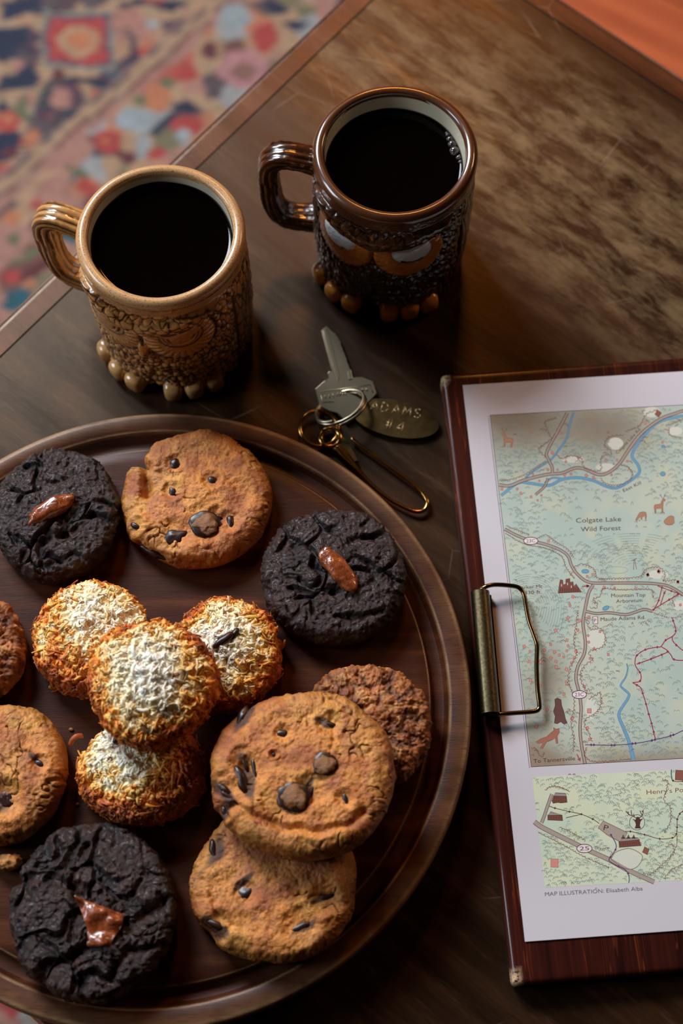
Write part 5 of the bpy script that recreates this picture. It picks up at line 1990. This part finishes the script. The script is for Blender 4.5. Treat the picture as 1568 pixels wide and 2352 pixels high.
# --- the small map
K = 'B'
keep.clear()
road(K, C3([(345, 600), (400, 640), (480, 682), (700, 790), (760, 822), (960, 912), (1120, 1000), (1330, 1095)]), 10, 1.6)
road(K, C3([(405, 610), (430, 545), (455, 470), (490, 372)]), 6.5, 1.6)
field = C3([(975, 905), (1015, 850), (1120, 820), (1200, 850), (1235, 890), (1200, 960), (1140, 990), (1060, 970)])
poly_fill(K + 'clearing', field, 0.00024); stroke(K + BR, sm(field + field[:1], 5), 1.3, 0.00027)
keep.append((*C3([(1105, 905)])[0], 34))
park = C3([(910, 592), (1110, 690), (1070, 772), (1040, 760), (950, 712), (870, 650)])
poly_fill(K + ROADF, park, 0.00026); stroke(K + BR, park, 1.4, 0.00028, True)
text(K + DKB, 'P', *C3([(912, 668), (950, 676)]), 13)
keep.append((*C3([(980, 690)])[0], 28))
for L in ([(465, 470), (515, 488), (635, 517), (732, 538), (825, 578), (880, 615)], [(605, 568), (732, 538)], [(1090, 680), (1135, 680), (1250, 706), (1375, 740), (1480, 732), (1512, 700), (1518, 645), (1520, 580), (1540, 535), (1568, 515), (1700, 470)],
          [(1470, 200), (1485, 262), (1568, 268), (1700, 250)]):
    p_ = sm(C3(L), 6) if len(L) > 2 else C3(L)
    stroke(K + DKB, p_, 1.5, 0.00028)
    for x, y in p_[::3]:
        keep.append((x, y, 4))
    for x, y in C3(L)[1:-1]:
        poly_fill(K + DKB, [(x - 2.9, y), (x, y - 2.9), (x + 2.9, y), (x, y + 2.9)], 0.0003)
stroke(K + TEALC, C3([(1472, 172), (1470, 210), (1476, 250)]), 2.4, 0.0003)
pp_ = C3([(975, 708), (1015, 780), (1012, 830), (972, 888), (962, 922), (1035, 967), (1085, 990), (1115, 1025), (1126, 1070), (1120, 1102)])
stroke(K + PUR, sm(pp_, 6), 2.0, 0.0003)
for x, y in [pp_[0], pp_[2], pp_[3], pp_[5], pp_[7]]:
    poly_fill(K + PUR, [(x - 3, y), (x, y - 3), (x + 3, y), (x, y + 3)], 0.00031)
for x, y in pp_:
    keep.append((x, y, 5))
for x, y in sm(C3([(1518, 712), (1512, 800), (1450, 920), (1375, 1088)]), 12)[::1]:
    poly_fill(K + DKB, [(x - .8, y - .8), (x + .8, y - .8), (x + .8, y + .8), (x - .8, y + .8)], 0.0003)
sign(K, *C3([(757, 820)])[0], 17.5, 9.8, '25', 9.5)
hand(K, "Henry's Pond", *C3([(1268, 375), (1640, 350)]), 10.5, BR)


@one
def lodge(pts, roof, rows):
    p_ = C3(pts)
    poly_fill(K + 'sepia', p_, 0.0003); stroke(K + DKB, p_, 1.4, 0.00032, True)
    r_ = C3(roof)
    poly_fill(K + 'grey_roof', r_, 0.00033); stroke(K + DKB, r_, 1.3, 0.00034, True)
    for (a, b), (c, d), n in rows:
        for i in range(n):
            u = i / max(1, n - 1)
            x, y = a + (c - a) * u, b + (d - b) * u
            stroke(K + DKB, C3([(x, y), (x + 1, y + 16)]), 1.5, 0.00033)
    cx, cy = sum(q[0] for q in p_) / len(p_), sum(q[1] for q in p_) / len(p_)
    keep.append((cx, cy, 22))


lodge([(1038, 765), (1205, 745), (1225, 795), (1042, 810)], [(1048, 765), (1065, 735), (1190, 730), (1212, 748)], [((1055, 778), (1205, 765), 9)])
for a in (1075, 1118, 1162):
    t3 = C3([(a - 14, 738), (a, 705), (a + 14, 738)])
    poly_fill(K + 'sepia', t3, 0.00034); stroke(K + DKB, t3, 1.1, 0.00035, True)
lodge([(490, 430), (505, 385), (610, 390), (615, 440), (560, 445), (540, 440), (500, 448)], [(505, 388), (518, 362), (600, 366), (612, 392)], [((510, 395), (600, 398), 6), ((510, 420), (600, 424), 6)])
lodge([(455, 585), (455, 545), (575, 550), (580, 590)], [(455, 548), (480, 518), (575, 545)], [((462, 555), (570, 562), 6)])
x, y = C3([(1262, 838)])[0]
house(K, x, y, 12, 25, DKB)
house(K, *C3([(512, 940)])[0], 17, 2)
house(K, *C3([(1540, 218)])[0], 20, 3, DKB)
# stag in a ring
cx, cy = C3([(1190, 605)])[0]
stroke(K + DKB, [(cx + 17.5 * math.cos(t_), cy + 17.5 * math.sin(t_)) for t_ in np.linspace(0, 2 * PI, 40, endpoint=False)], 1.2, 0.0003, True)
hd = C3([(1150, 575), (1175, 585), (1185, 560), (1205, 560), (1215, 580), (1240, 572), (1218, 598), (1212, 630), (1222, 655), (1170, 655), (1180, 625), (1172, 598)])
poly_fill(K + DKB, hd, 0.0003)
for L in ([(1180, 568), (1150, 550), (1120, 540), (1098, 512)], [(1150, 550), (1140, 520), (1142, 505)], [(1120, 540), (1115, 515)], [(1165, 558), (1160, 535)],
          [(1208, 568), (1232, 550), (1240, 525), (1238, 502)], [(1232, 550), (1220, 525), (1212, 508)], [(1240, 525), (1228, 510)]):
    stroke(K + DKB, C3(L), 1.8, 0.0003)
keep.append((cx, cy, 19)); keep.append((cx, cy - 16, 18))
for pts, amp, st, sd in (([(430, 335), (480, 305), (560, 310), (640, 345)], 3, 6, 1), ([(550, 650), (620, 680), (690, 720), (760, 760)], 3, 6, -1), ([(840, 810), (900, 830), (955, 820)], 3, 6, -1), ([(380, 680), (480, 730), (600, 790), (700, 850), (800, 900), (960, 970)], 3.2, 8, 1),
                         ([(1400, 240), (1450, 280), (1420, 420), (1470, 480), (1470, 600), (1420, 690)], 3.2, 8, 1), ([(1420, 800), (1480, 780), (1500, 850), (1400, 960), (1300, 1040), (1240, 1030)], 3.4, 8, 1), ([(1568, 960), (1480, 1000), (1420, 1070)], 3.4, 8, 1)):
    scallop(K, C3(pts), amp, st, sd)
for i in range(16):
    a, b = random.uniform(1470, 1580), random.uniform(400, 760)
    stroke(K + GY, C3([(a, b), (a + 30, b + 10)]), 0.9, 0.00024)
KP = np.array(keep)
for iy in range(0, 34):
    for ix in range(0, 60):
        x = 1226 + ix * 9.2 + random.uniform(-4, 4)
        y = 1765 + iy * 8.6 + random.uniform(-4, 4)
        if x > 1660 or not inside_quad(in_c, x, y, 3):
            continue
        if float(noise(np.array([[x, y, 0.0]]), 0.03, 97)[0]) < -0.45 or random.random() < 0.12:
            continue
        if np.min(np.hypot(KP[:, 0] - x, KP[:, 1] - y) - KP[:, 2]) < 1.5:
            continue
        curl(K, x, y, random.uniform(4.2, 6.2), GY if random.random() < 0.6 else 'blue_grey' if random.random() < 0.6 else 'light_grey', dz=0.00024)
# caption on the white margin
K = 'C'
text(K + 'ink', 'MAP ILLUSTRATION: Elisabeth Alba', *C3([(434, 1212), (1236, 1164)]), 9.6, bold=-0.004)
stroke(K + 'ink', C3([(845, 1150), (852, 1143), (860, 1150)]), 1.0, 0.0003)
for a in (636, 672):
    stroke(K + 'ink', C3([(a - 10, 217), (a - 7, 209), (a + 6, 208), (a + 10, 216)]), 1.4, 0.0003)

INK = {'brown': (122, 80, 64), 'grey_green': (128, 144, 130), 'red': (158, 70, 66), 'pink': (206, 138, 124), 'blue': (104, 156, 184), 'deep_blue': (58, 98, 130), 'crimson': (150, 24, 66), 'crimson_mark': (150, 24, 66), 'purple': (84, 50, 104),
       'road': (166, 152, 140), 'pale': (226, 214, 212), 'dark_brown': (78, 38, 30), 'fawn': (172, 126, 94), 'teal': (20, 96, 116), 'clearing': (208, 210, 194), 'light_grey': (160, 174, 158), 'blue_grey': (126, 142, 144),
       'bear': (98, 62, 54), 'fox': (156, 100, 76), 'sepia': (116, 66, 50), 'sepia_mark': (136, 82, 66), 'grey_roof': (150, 140, 136), 'ink': (92, 84, 94)}
NAMES = {'brown': 'brown_outline', 'grey_green': 'tree_scribbles', 'red': 'house_outlines', 'pink': 'house_marks', 'blue': 'water_print', 'deep_blue': 'water_outline', 'crimson': 'trail_line', 'crimson_mark': 'trail_marks', 'purple': 'purple_trail', 'road': 'road_print',
         'pale': 'pale_sign_ground', 'dark_brown': 'lettering', 'fawn': 'deer_drawing', 'teal': 'teal_trail', 'clearing': 'clearing', 'light_grey': 'grass_scribbles', 'blue_grey': 'blue_tree_scribbles', 'bear': 'bear_drawing', 'fox': 'fox_drawing',
         'sepia': 'building_drawing', 'sepia_mark': 'house_marks', 'grey_roof': 'roof_drawing', 'ink': 'caption_lettering'}
IM = {k: plain('printed_' + k + '_ink', v, 0.6) for k, v in INK.items()}
for key, (V, F) in BUF.items():
    k, _, inst = key[1:].partition('~')
    par = {'A': mainp, 'B': insp, 'C': sheet}[key[0]]
    # all printing faces up
    V = [tuple(v) for v in V]
    o = mesh_obj(NAMES[k], V, F, IM[k], par, smooth=False)
    if not inst:
        o['kind'] = 'stuff'

# ------------------------------------------------------------------ keys
t = NT('nickel_silver')
n_ = t.tex_noise(t.coords(), 1200, 3)
t.set(Base_Color=lin((168, 156, 130)), Metallic=1.0, Roughness=0.30, Normal=t.bump(n_, 0.08, 0.0002))
M['nickel'] = t.m
t = NT('aged_brass')
n_ = t.tex_noise(t.coords(), 260, 4)
t.set(Base_Color=t.ramp(n_, [(0.3, lin((98, 78, 46))), (0.7, lin((128, 104, 64)))]), Metallic=1.0, Roughness=0.33)
M['brass'] = t.m
t = NT('polished_brass')
t.set(Base_Color=lin((192, 148, 80)), Metallic=1.0, Roughness=0.18)
M['pbrass'] = t.m


def flat_from_px(name, pts_px, z0, z1, m, parent, org, bev=0.0002, hole=None):
    P = [at(x, y, z1) for x, y in pts_px]
    bm = bmesh.new()
    pts = [(p.x - org.x, p.y - org.y) for p in P]
    if hole is not None:
        # outline and hole joined by a bridge of quads
        hx, hy, hr = hole
        hp = at(hx, hy, z1)
        n = len(pts)
        inner = []
        for x, y in pts:
            a = math.atan2(y - (hp.y - org.y), x - (hp.x - org.x))
            inner.append((hp.x - org.x + hr * math.cos(a), hp.y - org.y + hr * math.sin(a)))
        L = [[bm.verts.new((x, y, z)) for x, y in q_] for q_ in (pts, inner) for z in (z0, z1)]
        for i in range(n):
            j = (i + 1) % n
            bm.faces.new((L[0][i], L[0][j], L[1][j], L[1][i]))
            bm.faces.new((L[3][i], L[3][j], L[2][j], L[2][i]))
            bm.faces.new((L[1][i], L[1][j], L[3][j], L[3][i]))
            bm.faces.new((L[2][i], L[2][j], L[0][j], L[0][i]))
    else:
        prism(bm, pts, z0, z1)
        if bev:
            ed = [e for e in bm.edges if abs(e.verts[0].co.z - e.verts[1].co.z) < 1e-6]
            bmesh.ops.bevel(bm, geom=ed, offset=bev, segments=2, profile=0.5, affect='EDGES')
    return bm_obj(name, bm, m, parent)


KZ = lambda x, y: [(660 + x * 0.2551, 720 + y * 0.2551)][0]
KY = lambda x, y: (680 + x * 0.1403, 840 + y * 0.1403)
key_o = at(790, 900, 0)
kroot = thing('door_key', (key_o.x, key_o.y, 0), 'silver-coloured door key with a trapezoid head and cut blade, above the oval tag', 'key')
zk0, zk1 = 0.0012, 0.0033
flat_from_px('key_head', [KY(*p) for p in [(310, 380), (460, 245), (520, 225), (548, 180), (512, 118), (540, 90), (620, 80), (900, 60), (925, 200), (1075, 180), (1245, 245), (1320, 455), (1150, 620), (940, 880), (800, 890), (680, 760), (560, 745), (385, 665)]], zk0, zk1, M['nickel'], kroot, key_o, 0.00025)
bl = [(305, 150), (350, 112), (372, 130), (400, 165), (432, 178), (440, 205), (458, 215), (460, 240), (478, 250), (476, 285), (492, 305), (498, 340), (512, 352), (516, 385), (530, 400), (532, 440), (548, 460), (560, 495), (585, 590), (560, 640), (440, 640), (412, 515), (395, 500)]
flat_from_px('key_blade', [KZ(*p) for p in bl], zk0 + 0.0002, zk1 - 0.0002, M['nickel'], kroot, key_o, 0.0002)
# milled channel ridges on the blade
flat_from_px('blade_ridge', [KZ(*p) for p in [(318, 150), (352, 135), (372, 200), (430, 420), (472, 560), (460, 605), (445, 590), (400, 430), (345, 240)]], zk1 - 0.0003, zk1 + 0.0004, M['nickel'], kroot, key_o, 0.0003)
flat_from_px('blade_ridge', [KZ(*p) for p in [(540, 520), (572, 510), (588, 590), (552, 598)]], zk1 - 0.0003, zk1 + 0.0003, M['nickel'], kroot, key_o, 0.0002)
# recessed name strip: a raised frame with worn embossed strokes
fr = [KY(*p) for p in [(395, 425), (1215, 310), (1255, 445), (1080, 470), (430, 600)]]
frV, frF = sweep([at(x, y, zk1 + 0.00005) - key_o for x, y in fr[:3]], 0.00022, 6)
mesh_obj('name_strip_frame', frV, frF, M['nickel'], kroot)
frV, frF = sweep([at(x, y, zk1 + 0.00005) - key_o for x, y in [fr[0], fr[4], KY(620, 590)]], 0.00022, 6)
mesh_obj('name_strip_frame', frV, frF, M['nickel'], kroot)
for L in ([(462, 465), (480, 535)], [(530, 455), (552, 525)], [(592, 445), (612, 515)], [(700, 420), (668, 500)], [(740, 415), (712, 495)], [(755, 430), (775, 485)], [(800, 425), (830, 425)], [(800, 425), (815, 480)], [(865, 420), (885, 445)],
          [(920, 390), (945, 408)], [(965, 385), (975, 425)], [(1075, 375), (1095, 415)], [(1085, 370), (1070, 410)], [(1125, 370), (1155, 410)], [(1150, 360), (1165, 410)]):
    v_, f_ = sweep([at(*KY(*p), zk1 + 0.00005) - key_o for p in L], 0.00026, 6)
    mesh_obj('embossed_mark', v_, f_, M['nickel'], kroot)

# oval brass tag, stamped
tcen = at(908, 958, 0.0042)
tu = (at(1014, 975, 0.0042) - at(803, 930, 0.0042))
ta = math.atan2(tu.y, tu.x)
troot = thing('key_tag', (tcen.x, tcen.y, 0), 'oval brass key tag stamped ADAMS #4, beside the clipboard', 'tag')
ra, rb = 0.0215, 0.0098
bm = bmesh.new()
n = 64
cx_h = -ra + 0.0034
rings_ = []
for z_ in (0.0012, 0.0026):
    for s_ in (1, 0):
        rings_.append([bm.verts.new((ra * math.cos(2 * PI * i / n), rb * math.sin(2 * PI * i / n), z_)) if s_ else bm.verts.new((cx_h + 0.0015 * math.cos(2 * PI * i / n), 0.0015 * math.sin(2 * PI * i / n), z_)) for i in range(n)])
ol, il, oh, ih = rings_
for i in range(n):
    j = (i + 1) % n
    bm.faces.new((oh[i], oh[j], ih[j], ih[i])); bm.faces.new((ol[j], ol[i], il[i], il[j]))
    bm.faces.new((ol[i], ol[j], oh[j], oh[i])); bm.faces.new((il[j], il[i], ih[i], ih[j]))
plate = bm_obj('tag_plate', bm, M['brass'], troot)
plate.rotation_euler = (0, 0, ta)
plate.location = (0, 0, 0.0002)
# stamped letters: thin strokes
GL = {'A': [[(0, 0), (.5, 1), (1, 0)], [(.2, .35), (.8, .35)]], 'D': [[(0, 0), (0, 1), (.6, .9), (.9, .5), (.6, .1), (0, 0)]], 'M': [[(0, 0), (.1, 1), (.5, .35), (.9, 1), (1, 0)]],
      'S': [[(.9, .85), (.5, 1), (.1, .8), (.3, .55), (.8, .42), (.9, .18), (.5, 0), (.1, .12)]], '#': [[(.3, 0), (.4, 1)], [(.65, 0), (.75, 1)], [(.1, .33), (.95, .33)], [(.1, .67), (.95, .67)]], '4': [[(.7, 0), (.7, 1), (.05, .3), (1, .3)]]}


def stamp(word, p0, p1, cap):
    a_, b_ = at(*p0, 0.003), at(*p1, 0.003)
    d = b_ - a_
    L = d.length
    ux = d.normalized()
    uy = Vector((-ux.y, ux.x, 0))
    n_ = len(word)
    adv = L / (n_ - 0.28)
    for i, ch in enumerate(word):
        V_, F_ = [], []
        for ln in GL[ch]:
            pth = []
            for (q, r_) in ln:
                p_ = a_ + ux * (i * adv + q * adv * 0.72) + uy * (r_ * cap) - tcen
                pth.append((p_.x, p_.y, 0.00275))
            for seg in zip(pth[:-1], pth[1:]):
                v_, f_ = sweep(seg, 0.00027, 6)
                b0 = len(V_)
                V_ += v_
                F_ += [tuple(b0 + k for k in f) for f in f_]
        mesh_obj('stamped_letter', V_, F_, M['stamp'], troot)


t = NT('stamped_bright_brass')
t.set(Base_Color=lin((170, 144, 104)), Metallic=0.7, Roughness=0.3)
M['stamp'] = t.m
stamp('ADAMS', KZ(745, 862), KZ(1200, 945), 0.0050)
stamp('#4', KZ(868, 1028), KZ(1050, 1068), 0.0052)


def ring_obj(name, label, cpx, rad, tilt, z, wire, m, turns=1, group=None, squash=None):
    c = at(*cpx, z)
    o = thing(name, (c.x, c.y, z), label, 'ring', group, tilt)
    n = 56
    if turns == 1:
        pth = [(rad * math.cos(2 * PI * i / n), rad * math.sin(2 * PI * i / n), 0) for i in range(n)]
        v_, f_ = sweep(pth, wire, 12, closed=True)
    else:
        pth = [(rad * math.cos(2 * PI * i / n), rad * math.sin(2 * PI * i / n), wire * 2.05 * (i / n - 1)) for i in range(int(n * 1.98))]
        v_, f_ = sweep(pth, wire, 12)
    mesh_obj('wire', v_, f_, m, o)
    return o


ring_obj('jump_ring', 'plain round brass ring at the left end of the key set', KZ(284, 1035), 0.0093, (R(4), R(5), 0), 0.0030, 0.00095, M['pbrass'])
# split ring standing slanted through key and tag: drawn as a leaning oval
sr = thing('split_ring', (*at(*KZ(480, 860), 0.0075)[:2], 0.0075), 'double-coiled silver split ring joining the key, the oval tag and the plain ring', 'ring', None, (0, 0, 0))
n = 60
A0, A1 = at(*KZ(283, 985), 0.0045), at(*KZ(675, 735), 0.0060)
axis = (A1 - A0) / 2
mid_ = (A0 + A1) / 2
upv = Vector((0.35, -0.9, 1.0)).normalized()
perp = (upv - axis.normalized() * upv.dot(axis.normalized())).normalized() * axis.length
nrm = axis.normalized().cross(perp.normalized())
c_ = mid_ + Vector((0, 0, 0))
pth = []
for i in range(int(n * 2)):
    a = 2 * PI * i / n + 2.2
    p_ = c_ + axis * math.cos(a) + perp * math.sin(a) + nrm * 0.0017 * (i / n - 1)
    p_.z = 0.0016 + (p_.z - 0.0016) * 0.55 + 0.004
    pth.append(p_ - sr.location)
zmin = min(p_.z for p_ in pth) + sr.location.z
for p_ in pth:
    p_.z -= zmin - 0.0012
v_, f_ = sweep(pth, 0.00085, 10)
mesh_obj('wire', v_, f_, M['nickel'], sr)

# brass hook clasp
ho = at(850, 1080, 0.003)
hk = thing('brass_hook', (ho.x, ho.y, 0), 'long brass fish-hook clasp between the key set and the round board', 'hook')
zh = 0.0028
# eye ring of the hook
ec = at(*KZ(385, 1118), zh) - ho
pth = [(ec.x + 0.0047 * math.cos(2 * PI * i / 40), ec.y + 0.0049 * math.sin(2 * PI * i / 40), zh) for i in range(40)]
v_, f_ = sweep(pth, 0.0013, 12, closed=True)
mesh_obj('hook_eye', v_, f_, M['pbrass'], hk)
# wide neck narrowing into the wire, round the bend and back to the free tip
hp = [(440, 1200, 16), (480, 1235, 20), (530, 1290, 19), (600, 1370, 13), (680, 1460, 9), (800, 1580, 8), (930, 1680, 8), (1080, 1760, 8), (1170, 1785, 8.5), (1235, 1765, 9), (1258, 1705, 9), (1225, 1630, 8.5), (1150, 1550, 8),
      (1020, 1450, 8), (880, 1350, 8), (740, 1250, 7.5), (640, 1180, 7), (585, 1130, 6.5), (572, 1118, 4)]
pp2 = spline([(*KZ(a, b), w_) for a, b, w_ in hp], 7)
pth = [at(a, b, zh) - ho for a, b, w_ in pp2]
for i, p_ in enumerate(pth):
    p_.z = zh
rads = [w_ * 0.2551 / 5.0 * 0.001 * 2.3 for a, b, w_ in pp2]
v_, f_ = sweep(pth, rads, 14, shape=lambda a, i, r: (min(r, 0.0013) * math.cos(a), r * math.sin(a)))
mesh_obj('hook_wire', v_, f_, M['pbrass'], hk)
# second edge of the flat eye plate
pl_ = [KZ(*p) for p in [(455, 1065), (480, 1075), (560, 1180), (640, 1330), (560, 1340), (470, 1260), (380, 1200), (340, 1175), (400, 1195), (455, 1170), (470, 1110)]]
flat_from_px('eye_plate', pl_, 0.0016, 0.0034, M['brass'], hk, ho, 0.0004)

# ------------------------------------------------------------------ lift the whole set to table height
for o in SC.objects:
    if o.parent is None and o.type in {'MESH', 'EMPTY'}:
        o.location.z += LIFT
